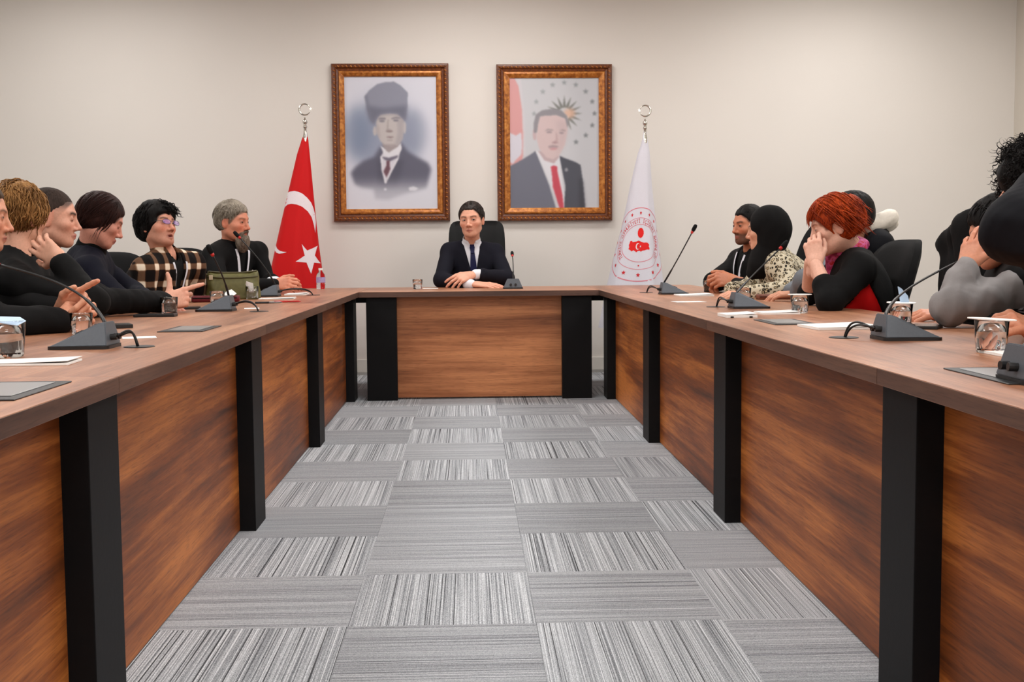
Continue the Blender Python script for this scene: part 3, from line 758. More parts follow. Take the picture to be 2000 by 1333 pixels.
def mic_from(label, corner_aisle, tip, side, cable=None, ctrl=None, W=0.070, L=0.165, rz=0.0):
    """corner_aisle: camera-side aisle corner of the base"""
    a = PI if side == 'L' else 0.0
    ang = a+rz
    lx = Vector((0, W, 0)); lx.rotate(Matrix.Rotation(rz, 3, 'Z'))
    loc = Vector(corner_aisle)+lx
    loc.z = TZ
    microphone(label, loc, ang, tip, ctrl, L=L, W=W, cable_to=cable)
    if cable: grommet(cable)
mic_from('grey microphone on left tables nearest camera, its neck leaving the frame', (-0.977, 3.191, 0.733), (-1.414, 3.450, 0.977), 'L', (-0.914, 3.269, 0.733), (-1.129, 3.520, 0.895))
mic_from('grey microphone on left tables with red-tipped neck in front of the person in plaid', (-1.062, 5.273, 0.733), (-1.132, 5.200, 1.005), 'L', (-0.935, 5.247, 0.733), (-1.081, 5.250, 0.873))
mic_from('dark microphone before the grey-bearded person beside the olive handbag', (-1.149, 7.092, 0.733), (-1.400, 7.100, 1.121), 'L', (-0.965, 7.302, 0.733), (-1.216, 7.100, 0.918))
mic_from('microphone on right tables with straight neck up against the bare wall by white flag', (1.125, 6.830, 0.733), (1.308, 6.750, 1.130), 'R', (1.091, 7.198, 0.733), (1.198, 6.800, 0.906))
mic_from('microphone on right tables with neck crossing the leopard-print top', (1.148, 5.052, 0.733), (1.485, 5.450, 1.022), 'R', (1.112, 5.255, 0.733), (1.296, 5.400, 0.855))
mic_from('microphone on right tables with long bent red-tipped neck towards the person in grey', (1.143, 3.178, 0.733), (1.764, 3.850, 1.005), 'R', (1.075, 3.325, 0.733), (1.383, 3.800, 0.847))
mic_from('dark microphone base cut off by the right edge of the frame', (1.016, 2.095, 0.733), (1.518, 2.700, 0.894), 'R', None, (1.324, 2.650, 0.803))
microphone('microphone on the head table beside the person in navy suit', (0.308, 8.200, 0.739)[:2]+(TZ,), PI/2, (0.309, 8.360, 0.975), (0.313, 8.240, 0.892), L=0.15)
socket_box((-0.953, 4.033, 0.733), 0.15, 0.30); socket_box((-0.872, 2.215, 0.733), 0.15, 0.30)
socket_box((1.107, 4.073, 0.733), 0.15, 0.30); socket_box((1.069, 2.268, 0.733), 0.15, 0.30)

# ---------------------------------------------------------------- glasses, bottle, papers, phones, bag
def glass_mat(name, tint=(1, 1, 1), ior=1.45, rough=0.0):
    k = NT(name); k.col(tint); k.set(Roughness=rough, IOR=ior); k.b.inputs['Transmission Weight'].default_value = 1.0; return k.m
GLASS = glass_mat('clear_glass', (0.97, 0.98, 0.98)); WATER = glass_mat('water', (0.97, 0.98, 0.99), 1.33)
def glass_proto():
    t = empty('water_glass', (0, 0, -5))
    prof = [(0, 0.0), (0.0300, 0.0), (0.0325, 0.004), (0.0375, 0.072), (0.0365, 0.074), (0.0352, 0.072), (0.0305, 0.010), (0.0, 0.009)]
    MB().lathe(prof, 20).build('glass', GLASS, t, True, angle=0.6)
    MB().lathe([(0, 0.0093), (0.0300, 0.0103), (0.0333, 0.048), (0.0, 0.048)], 20).build('water', WATER, t, True, angle=0.6)
    return t
gp = None
def glass(label, p, s=1.0):
    global gp
    if gp is None: gp = glass_proto(); o = gp
    else: o = copy_tree(gp)
    o.location = (p[0], p[1], TZ); o.scale = (s, s, s)
    return tag(o, label, 'glass', 'water glasses on the tables')
def lid(label, p, rz=0.0, tilt=(0, 0), m=None, r=0.047, h=0.0745):
    o = MB().lathe([(0, 0), (r, 0), (r, 0.0025), (0, 0.0025)], 24).build('paper_lid', m or WHITE_PAPER)
    o.location = (p[0], p[1], TZ+h); o.rotation_euler = (tilt[0], tilt[1], rz)
    return tag(o, label, 'paper lid')
BLUEP = mat('pale_blue_paper', (190, 214, 240), 0.6, 0, 0.3, 40, 0.05)
g1 = (-1.163, 2.980, 0.733)
glass('large water glass at the left edge under a pale blue napkin', g1, 1.25)
def napkin(label, p, h, m, pts, name='napkin'):
    """folded paper: thin crumpled sheet through local points"""
    n = len(pts); vs = [(x, y, z) for x, y, z in pts]+[(x+0.001, y, z+0.0016) for x, y, z in pts]
    fs = [tuple(range(n)), tuple(range(2*n-1, n-1, -1))]+[(i, (i+1) % n, n+(i+1) % n, n+i) for i in range(n)]
    o = MB().pyd(vs, fs).build(name, m); o.location = (p[0], p[1], TZ+h); return tag(o, label, 'napkin')
napkin('pale blue napkin lying over the large glass at the left edge', g1, 0.0935, BLUEP, [(-0.045, -0.04, 0.0), (0.046, -0.042, -0.012), (0.05, 0.0, -0.004), (0.02, 0.04, 0.004), (-0.04, 0.045, 0.006), (-0.06, 0.0, 0.003)])
glass('water glass before the clasped hands at the lower left', (-1.248, 3.813, 0.733), 0.95)
glass('water glass beside the pointing hand on the left tables', (-1.292, 5.096, 0.733))
glass('water glass standing by the maroon pouch', (-1.252, 5.877, 0.733))
glass('water glass with a white tissue in front of the olive handbag', (-1.234, 6.719, 0.733))
napkin('white tissue stuck in the glass before the olive handbag', (-1.234, 6.719, 0.733), 0.06, WHITE_PAPER, [(-0.012, -0.006, -0.02), (0.010, -0.008, -0.02), (0.008, -0.012, 0.03), (-0.030, -0.010, 0.042), (-0.036, 0.0, 0.026)], 'tissue')
glass('water glass on the head table left of the person in navy suit', (-0.365, 8.312, 0.733), 0.95)
glass('water glass near the hands of the bearded person on the right', (1.479, 7.183, 0.733))
glass('water glass behind the microphone before the leopard-print top', (1.330, 5.644, 0.733))
glass('water glass under a white paper lid before the red-haired person', (1.328, 4.666, 0.733), 1.0)
lid('white paper lid on the glass before the red-haired person', (1.328, 4.666, 0.733))
glass('water glass with a blue straw paper behind the bent microphone', (1.434, 3.841, 0.733))
lid('thin white paper lid on the glass behind the bent microphone', (1.434, 3.841, 0.733), tilt=(0.03, 0.02))
napkin('pale blue folded paper standing on the glass behind the bent microphone', (1.434, 3.841, 0.733), 0.0765, BLUEP, [(-0.004, 0.0, 0.0), (0.026, 0.002, 0.0), (0.022, 0.003, 0.02), (0.0, 0.004, 0.045), (-0.012, 0.004, 0.052)])
glass('water glass under a white paper lid near the right edge', (1.266, 2.794, 0.733), 1.08)
lid('white paper lid on the glass near the right edge', (1.266, 2.794, 0.733), tilt=(0.0, 0.05), r=0.056, h=0.0805)
# water bottle at the corner under the red flag
t = empty('water_bottle', (-1.079, 8.590, 0.733))
BOTM = glass_mat('clear_plastic', (0.93, 0.92, 0.96), 1.2); LABM = mat('violet_label', (176, 160, 206), 0.5, 0, 0.5, 60, 0.2)
MB().lathe([(0, 0), (0.029, 0), (0.033, 0.006), (0.033, 0.035), (0.031, 0.04), (0.033, 0.045), (0.033, 0.09), (0.030, 0.105), (0.018, 0.122), (0.0135, 0.128), (0.0135, 0.137), (0, 0.137)], 22).build('bottle', BOTM, t, True, angle=0.7)
MB().lathe([(0.0336, 0.048), (0.0336, 0.086), (0.0330, 0.086), (0.0330, 0.048)], 22, closed=True).build('label', LABM, t, True, angle=0.7)
MB().lathe([(0, 0.137), (0.0155, 0.137), (0.0155, 0.152), (0, 0.152)], 20).build('cap', WHITE_PAPER, t, True, angle=0.7)
tag(t, 'small clear water bottle with white cap in front of the red flag', 'bottle')

def notepad(label, p, lx, ly, rz=0.0, h=0.006, m=None, name='notepad', cat='notepad', sheets=True):
    t = empty(name, (p[0], p[1], TZ), rz)
    MB().box(-lx/2, lx/2, -ly/2, ly/2, 0, h*0.55, 0.0008, 1).build('pad', m or WHITE_PAPER, t)
    # top sheets lift slightly
    n = 8; v = []; f = []
    for i in range(n+1):
        x = -lx/2+lx*i/n; z = h*0.56+0.0045*(i/n)**2
        v += [(x, -ly/2, z), (x, ly/2, z), (x, -ly/2, z+0.0012), (x, ly/2, z+0.0012)]
    for i in range(n):
        a, b = i*4, i*4+4
        f += [(a, a+1, b+1, b), (a+2, b+2, b+3, a+3), (a, b, b+2, a+2), (a+1, a+3, b+3, b+1)]
    f += [(0, 2, 3, 1), (n*4, n*4+1, n*4+3, n*4+2)]
    if sheets: MB().pyd(v, f).build('top_sheet', m or WHITE_PAPER, t)
    return tag(t, label, cat)
notepad('white notepad at the lower left edge before the large glass', (-1.052, 2.788, 0.733), 0.24, 0.12, 0.05, 0.010)
notepad('small white card behind the nearest left microphone cable', (-1.017, 3.640, 0.733), 0.10, 0.08, 0.3, 0.003, sheets=False)
notepad('small white card behind the middle left microphone cable', (-1.024, 5.557, 0.733), 0.07, 0.08, 0.2, 0.003, sheets=False)
notepad('white notepad beside the hands of the grey-bearded person', (-1.084, 7.425, 0.733), 0.13, 0.20, 0.0, 0.012)
notepad('white sheet before the olive handbag', (-1.098, 6.761, 0.733), 0.20, 0.14, 0.05, 0.005)
notepad('white paper slip on the head table beside the glass', (-0.278, 8.466, 0.733), 0.11, 0.12, 0.0, 0.004, sheets=False)
notepad('white notepad beside the microphone by the bearded person on the right', (1.276, 6.624, 0.733), 0.19, 0.22, 0.0, 0.012)
notepad('thin white sheet under the notepad by the bearded person on the right', (1.095, 5.819, 0.733), 0.15, 0.12, 0.1, 0.003, sheets=False)
t = notepad('white ring-cornered pad with two black clips on the right tables', (1.026, 4.455, 0.733), 0.118, 0.15, 0.02, 0.020)
for yy, xx in ((-0.076, -0.038), (-0.076, 0.034)): MB().box(xx-0.006, xx+0.006, yy-0.002, yy+0.006, 0.0, 0.006, 0.001, 1).build('clip', DARK_PLASTIC, t)
notepad('white notepad under the lidded glass before the red-haired person', (1.229, 4.645, 0.733), 0.15, 0.14, 0.03, 0.012)
notepad('white notepad behind the bent microphone cable', (1.191, 3.747, 0.733), 0.20, 0.20, 0.06, 0.014)
notepad('white paper at the right edge beside the lidded glass', (1.284, 2.734, 0.733), 0.09, 0.12, 0.0, 0.010)
def phone(label, p, lx, ly, rz, h=0.010, tilt=0.0):
    t = empty('phone', (p[0], p[1], TZ), rz)
    MB().box(-lx/2, lx/2, -ly/2, ly/2, 0, h, 0.004, 3).build('case', DARK_PLASTIC, t)
    MB().box(-lx/2+0.004, lx/2-0.004, -ly/2+0.004, ly/2-0.004, h-0.0005, h+0.0006, 0.0003, 1).build('screen', BLACK_GLOSS, t)
    return tag(t, label, 'phone')
phone('black phone beside the pointing hand and its glass', (-1.297, 4.893, 0.733), 0.165, 0.08, 0.06, 0.012)
phone('black phone behind the nearest left microphone', (-1.247, 4.150, 0.733), 0.12, 0.09, 0.4, 0.014)
phone('black phone between the pointing hand and the middle left microphone', (-1.315, 5.567, 0.733), 0.10, 0.10, 0.2)
phone('dark phone behind the bent microphone on the right tables', (1.463, 3.702, 0.733), 0.09, 0.15, -0.5, 0.010)
def pen(label, p, rz, L, m1, m2):
    t = empty('pen', (p[0], p[1], TZ+0.005), rz)
    mb = MB(); mb.tube([(-L/2, 0, 0), (0.0, 0, 0)], 0.005, 10); mb.build('cap', m1, t, True)
    mb = MB(); mb.tube([(0, 0, 0), (L/2-0.012, 0, 0), (L/2, 0, 0)], [0.0045, 0.0045, 0.001], 10); mb.build('barrel', m2, t, True)
    return tag(t, label, 'pen')
pen('red pen lying before the olive handbag', (-0.960, 6.236, 0.733), 0.1, 0.14, RED_PLASTIC, RED_PLASTIC)
pen('black pen with silver barrel beside the red pen', (-1.041, 6.128, 0.733), 0.3, 0.14, DARK_PLASTIC, SATIN)
# dark leather pouch near the leopard-print woman
t = empty('glasses_case', (1.581, 6.027, 0.733), 0.1)
MB().box(-0.09, 0.09, -0.035, 0.035, 0.0, 0.028, 0.012, 3).build('case', mat('brown_leather', (112, 58, 38), 0.45, 0, 0.5, 60, 0.25), t, True)
MB().box(-0.088, 0.088, -0.0355, 0.0355, 0.013, 0.016).build('seam', BLACK_LEATHER, t)
tag(t, 'brown case lying before the leopard-print top', 'case')
# olive handbag
OLIVE = mat('olive_leather', (98, 94, 50), 0.5, 0, 0.45, 45, 0.22, 0.25); OLIVE_D = mat('olive_leather_trim', (72, 66, 36), 0.5, 0, 0.4, 60, 0.2)
bp = (-1.358, 6.750, 0.733); bp = (bp[0], bp[1]+0.06, bp[2])
t = empty('handbag', bp, 0.10)
def bag_body():
    n, rows = 40, 14; V, F = [], []
    for r in range(rows+1):
        q = r/rows; z = 0.150*q
        hw = 0.150-0.012*q+0.006*math.sin(q*PI); hd = 0.055*(1-q)**0.5*0.95+0.008+0.010*math.sin(q*PI)
        for k in range(n):
            a = 2*PI*k/n; c, s = math.cos(a), math.sin(a)
            e = 0.45
            x = hw*math.copysign(abs(c)**e, c); y = hd*math.copysign(abs(s)**(e+0.25), s)
            zz = z + (0.012*abs(x/hw)**3*q)
            V.append((x+0.004*math.sin(9*q+3*a), y+0.004*math.sin(14*x/hw+5*q), zz))
    for r in range(rows):
        for k in range(n): F.append((r*n+k, r*n+(k+1) % n, (r+1)*n+(k+1) % n, (r+1)*n+k))
    F.append(tuple(range(n))[::-1]); F.append(tuple(rows*n+k for k in range(n)))
    return V, F
MB().pyd(*bag_body()).build('bag_body', OLIVE, t, True)
mb = MB(); mb.tube([(-0.135, -0.010, 0.158), (-0.05, -0.012, 0.150), (0.05, -0.012, 0.150), (0.135, -0.010, 0.160)], 0.006, 8); mb.build('zip', OLIVE_D, t, True)
mb = MB(); mb.tube([(-0.143, -0.032, 0.128), (-0.05, -0.042, 0.122), (0.05, -0.042, 0.122), (0.143, -0.032, 0.13)], 0.004, 8); mb.build('piping', OLIVE_D, t, True)
mb = MB(); mb.tube(bez((-0.14, -0.02, 0.14), (-0.20, -0.03, 0.17), (-0.19, 0.0, 0.08), (-0.165, -0.02, 0.02), 12), 0.006, 8); mb.build('strap', OLIVE_D, t, True)
mb = MB(); mb.box(-0.130, -0.108, -0.050, -0.044, 0.112, 0.140, 0.003); mb.build('tab', mat('cream_leather', (206, 190, 160), 0.5), t)
tag(t, 'olive green leather handbag standing on the left tables', 'handbag')
t = empty('pouch', (-1.376, 6.400, 0.733), 0.12)
MAROON = mat('maroon_leather', (96, 14, 26), 0.5, 0, 0.4, 50, 0.2, 0.15)
MB().box(-0.12, 0.13, -0.05, 0.06, 0.0, 0.034, 0.014, 3).build('pouch_body', MAROON, t, True)
mb = MB(); mb.tube([(-0.11, -0.050, 0.022), (0.12, -0.050, 0.022)], 0.003, 6); mb.build('zip', BLACK_LEATHER, t)
tag(t, 'maroon leather pouch lying before the olive handbag', 'pouch')
napkin('white crumpled tissue on the maroon pouch', (-1.290, 6.379, 0.733), 0.036, WHITE_PAPER, [(-0.03, -0.03, 0), (0.028, -0.03, 0.0), (0.034, 0.0, 0.008), (0.006, 0.01, 0.03), (-0.02, 0.004, 0.022)], 'tissue')

# ---------------------------------------------------------------- sculpting with distance fields (surface nets)
V3 = lambda *a: np.array(a, float)
def nrm(v): v = np.asarray(v, float); return v/np.linalg.norm(v)
def smin(a, b, k):
    h = np.clip(0.5+0.5*(b-a)/k, 0, 1); return b*(1-h)+a*h-k*h*(1-h)
def smax(a, b, k): return -smin(-a, -b, k)
def cap(a, b, ra, rb=None):
    a, b = np.asarray(a, float), np.asarray(b, float); rb = ra if rb is None else rb
    d = b-a; L2 = max(1e-9, d@d)
    def f(P):
        t = np.clip(((P-a)@d)/L2, 0, 1); return np.linalg.norm(P-a-t[:, None]*d, axis=1)-(ra+(rb-ra)*t)
    return f
def ell(c, r, R=None):
    c = np.asarray(c, float); r = np.asarray(r, float)
    def f(P):
        q = P-c
        if R is not None: q = q@R
        k0 = np.linalg.norm(q/r, axis=1); k1 = np.linalg.norm(q/(r*r), axis=1)+1e-9
        return k0*(k0-1)/k1
    return f
def rbox(c, h, rad, R=None):
    c = np.asarray(c, float); h = np.asarray(h, float)
    def f(P):
        q = P-c
        if R is not None: q = q@R
        q = np.abs(q)-h+rad
        return np.linalg.norm(np.maximum(q, 0), axis=1)+np.minimum(q.max(1), 0)-rad
    return f
def union(items):
    """items: (fn, k) smooth-joined in order"""
    def f(P):
        d = items[0][0](P)
        for fn, k in items[1:]: d = smin(d, fn(P), k)
        return d
    return f
def net(fn, lo, hi, h, slack=1.6):
    """surface of fn==0 inside the box as quads"""
    lo, hi = np.asarray(lo, float), np.asarray(hi, float)
    B = 8
    nb = np.ceil((hi-lo)/(h*B)).astype(int)
    n = nb*B+1
    c = np.stack(np.meshgrid(*[(np.arange(k)+0.5)*h*B for k in nb], indexing='ij'), -1).reshape(-1, 3)+lo
    dc = fn(c)
    near = np.abs(dc) < h*B*0.87*slack
    D = np.repeat(np.repeat(np.repeat(dc.reshape(nb), B, 0), B, 1), B, 2)
    D = np.pad(D, ((0, 1),)*3, mode='edge').astype(np.float32)
    mask = np.zeros(n, bool)
    m3 = np.repeat(np.repeat(np.repeat(near.reshape(nb), B, 0), B, 1), B, 2)
    mask[:-1, :-1, :-1] = m3
    mask[1:, :-1, :-1] |= m3; mask[:-1, 1:, :-1] |= m3; mask[:-1, :-1, 1:] |= m3; mask[1:, 1:, 1:] |= m3; mask[1:, 1:, :-1] |= m3; mask[1:, :-1, 1:] |= m3; mask[:-1, 1:, 1:] |= m3
    idx = np.argwhere(mask)
    out = np.empty(len(idx), np.float32)
    for s in range(0, len(idx), 400000): out[s:s+400000] = fn(idx[s:s+400000]*h+lo)
    D[mask] = out
    S = D < 0
    cs = [(0, 0, 0), (1, 0, 0), (0, 1, 0), (1, 1, 0), (0, 0, 1), (1, 0, 1), (0, 1, 1), (1, 1, 1)]
    sl = lambda A, o: A[o[0]:n[0]-1+o[0], o[1]:n[1]-1+o[1], o[2]:n[2]-1+o[2]]
    cnt = sum(sl(S, o).astype(np.int8) for o in cs)
    act = (cnt > 0) & (cnt < 8)
    ci = np.argwhere(act)
    if not len(ci): return np.zeros((0, 3)), np.zeros((0, 4), int)
    d8 = np.stack([D[ci[:, 0]+o[0], ci[:, 1]+o[1], ci[:, 2]+o[2]] for o in cs], 1)
    acc = np.zeros((len(ci), 3)); num = np.zeros(len(ci))
    for a in range(8):
        for ax in range(3):
            if cs[a][ax]: continue
            b = a | (1 << ax)
            da, db = d8[:, a], d8[:, b]
            x = (da < 0) != (db < 0)
            t = np.where(x, da/np.where(x, da-db, 1), 0)
            p = np.tile(np.array(cs[a], float), (len(ci), 1)); p[:, ax] += t
            acc[x] += p[x]; num += x
    V = (ci+acc/num[:, None])*h+lo
    vid = np.full(act.shape, -1, np.int64); vid[act] = np.arange(len(ci))
    Fs = []
    for ax in range(3):
        u, v = (ax+1) % 3, (ax+2) % 3
        A = np.take(S, range(0, n[ax]-1), ax); Bq = np.take(S, range(1, n[ax]), ax)
        e = np.argwhere(A != Bq)
        e = e[(e[:, u] > 0) & (e[:, v] > 0) & (e[:, u] < n[u]-1) & (e[:, v] < n[v]-1)]
        if not len(e): continue
        def cell(du, dv):
            q = e.copy(); q[:, u] -= du; q[:, v] -= dv; return vid[q[:, 0], q[:, 1], q[:, 2]]
        q = np.stack([cell(1, 1), cell(0, 1), cell(0, 0), cell(1, 0)], 1)
        inside = S[e[:, 0], e[:, 1], e[:, 2]]
        q[~inside] = q[~inside][:, ::-1]
        Fs.append(q[(q >= 0).all(1)])
    return V, np.concatenate(Fs)
def wob(P, f, seed=0):
    """cheap smooth noise, about -1..1"""
    r = np.random.RandomState(seed); d = 0
    for i in range(4):
        k = r.normal(size=3)*f*(0.7+0.5*i); d = d+np.sin(P@k+r.uniform(0, 6)+1.3*np.sin(P@(r.normal(size=3)*f*0.6)+r.uniform(0, 6)))/(1+0.5*i)
    return d/2.2

# ---------------------------------------------------------------- materials of people
def attr_mat(name, rough=0.5, spec=0.4, sss=0.0):
    k = NT(name); a = k.n('ShaderNodeAttribute'); a.attribute_name = 'col'
    n = k.noise(k.coords(), 140, 3)
    k.col(k.mix(a.outputs['Color'], k.ramp(n, [(0.3, (0.93, 0.92, 0.91)), (0.7, (1.05, 1.05, 1.05))]), 1.0, 'MULTIPLY'))
    k.set(Roughness=rough); k.b.inputs['Specular IOR Level'].default_value = spec
    if sss: k.b.inputs['Subsurface Weight'].default_value = sss; k.b.inputs['Subsurface Radius'].default_value = (0.012, 0.005, 0.003); k.b.inputs['Subsurface Scale'].default_value = 1.0
    return k.m
SKIN = attr_mat('skin', 0.5, 0.4); EYEM = attr_mat('eye_surface', 0.15, 0.5)
def hair_mat(name, a, b, rough=0.55, scale=(170, 170, 30), spec=0.15):
    k = NT(name); n = k.noise(k.coords(scale), 1.0, 3, 0.6, 0.4); n2 = k.noise(k.coords((14, 14, 14)), 1.0, 2)
    f = k.math('ADD', k.math('MULTIPLY', n, 0.6), k.math('MULTIPLY', n2, 0.4))
    k.col(k.ramp(f, [(0.36, lin(a)), (0.64, lin(b))])); k.set(Roughness=rough); k.b.inputs['Specular IOR Level'].default_value = spec; k.bump(n, 0.5, 0.004); return k.m
def fabric(name, rgb, rough=0.85, amt=0.18, scale=260, bump=0.12, sheen=0.0):
    k = NT(name); c = lin(rgb); n = k.noise(k.coords(), scale, 3); n2 = k.noise(k.coords(), 7, 3)
    f = k.math('ADD', k.math('MULTIPLY', n, 0.5), k.math('MULTIPLY', n2, 0.5))
    k.col(k.ramp(f, [(0.3, [x*(1-amt) for x in c]), (0.7, [x*(1+amt) for x in c])])); k.set(Roughness=rough)
    k.b.inputs['Specular IOR Level'].default_value = 0.2; k.b.inputs['Sheen Weight'].default_value = sheen; k.bump(n, bump, 0.002); return k.m
NAVY_SUIT = fabric('navy_suit_wool', (17, 17, 28)); BLACK_SUIT = fabric('black_suit_wool', (9, 8, 9)); BLACK_KNIT = fabric('black_knit', (9, 9, 10)); NAVY_KNIT = fabric('navy_knit', (10, 11, 26)); SHIRT_W = fabric('white_shirt_cotton', (232, 234, 242), 0.7, 0.03)
BLACK_COTTON = fabric('black_cotton', (11, 10, 11)); DARK_TROUSER = fabric('dark_trousers', (24, 24, 28)); GREY_SWEAT = fabric('grey_sweatshirt', (142, 138, 138), 0.9, 0.06); RED_DRESS = fabric('red_dress', (210, 16, 18), 0.8, 0.06); SHOE = mat('black_shoe_leather', (18, 17, 17), 0.35)
NAVY_JACKET = fabric('dark_navy_jacket', (10, 11, 18), 0.75); CREAM_FUR = fabric('cream_fleece', (236, 228, 216), 0.95, 0.08, 90, 0.5); WHITE_BAND = mat('white_lanyard', (226, 226, 234), 0.6, 0, 0.3, 80, 0.05)
TIE_M = fabric('dark_blue_tie', (24, 26, 66), 0.5, 0.3, 90)
def plaid():
    k = NT('brown_black_plaid'); c = k.coords((1, 1, 1)); s = k.t.nodes.new('ShaderNodeSeparateXYZ'); k.l(c, s.inputs[0])
    u = k.math('ADD', s.outputs[0], k.math('MULTIPLY', s.outputs[1], 0.9))
    def band(x, per, ph):
        v = k.math('SINE', k.math('ADD', k.math('MULTIPLY', x, 2*PI/per), ph)); return k.math('ADD', k.math('MULTIPLY', v, 0.5), 0.5)
    def sharp(x):
        m = k.t.nodes.new('ShaderNodeMapRange'); m.interpolation_type = 'SMOOTHSTEP'; m.inputs[1].default_value = 0.48; m.inputs[2].default_value = 0.86; k.l(x, m.inputs[0]); return m.outputs[0]
    a, b = sharp(band(u, 0.118, 0.4)), sharp(band(s.outputs[2], 0.092, 1.2))
    f = k.math('ADD', k.math('MULTIPLY', a, 0.5), k.math('MULTIPLY', b, 0.5))
    n = k.noise(k.coords(), 120, 2)
    f = k.math('ADD', f, k.math('MULTIPLY', k.math('SUBTRACT', n, 0.5), 0.10))
    k.col(k.ramp(f, [(0.0, lin((18, 13, 12))), (0.36, lin((34, 22, 18))), (0.46, lin((98, 70, 52))), (0.66, lin((134, 100, 76))), (0.78, lin((196, 166, 136))), (0.93, lin((240, 222, 200)))]))
    k.set(Roughness=0.9); k.b.inputs['Specular IOR Level'].default_value = 0.15; return k.m
PLAID = plaid()
def leopard():
    k = NT('cream_leopard_print'); v = k.coords((1, 1, 1))
    w = k.noise(v, 30, 2); 
    vo = k.t.nodes.new('ShaderNodeTexVoronoi'); vo.inputs['Scale'].default_value = 54; vo.inputs['Randomness'].default_value = 0.85; k.l(v, vo.inputs['Vector'])
    d = k.math('ADD', vo.outputs['Distance'], k.math('MULTIPLY', k.math('SUBTRACT', w, 0.5), 0.55))
    r = k.ramp(d, [(0.0, lin((206, 190, 158))), (0.20, lin((190, 170, 132))), (0.27, lin((20, 17, 16))), (0.41, lin((26, 22, 20))), (0.47, lin((198, 186, 160))), (1.0, lin((212, 202, 180)))])
    k.col(r); k.set(Roughness=0.8); k.b.inputs['Specular IOR Level'].default_value = 0.2; return k.m
LEOPARD = leopard()
def floral():
    k = NT('pink_floral_scarf'); n = k.noise(k.coords((22, 22, 22)), 1.0, 3, 0.6, 0.8)
    k.col(k.ramp(n, [(0.34, lin((96, 18, 60))), (0.46, lin((176, 40, 100))), (0.56, lin((206, 96, 160))), (0.66, lin((190, 24, 40)))])); k.set(Roughness=0.7); return k.m
FLORAL = floral()

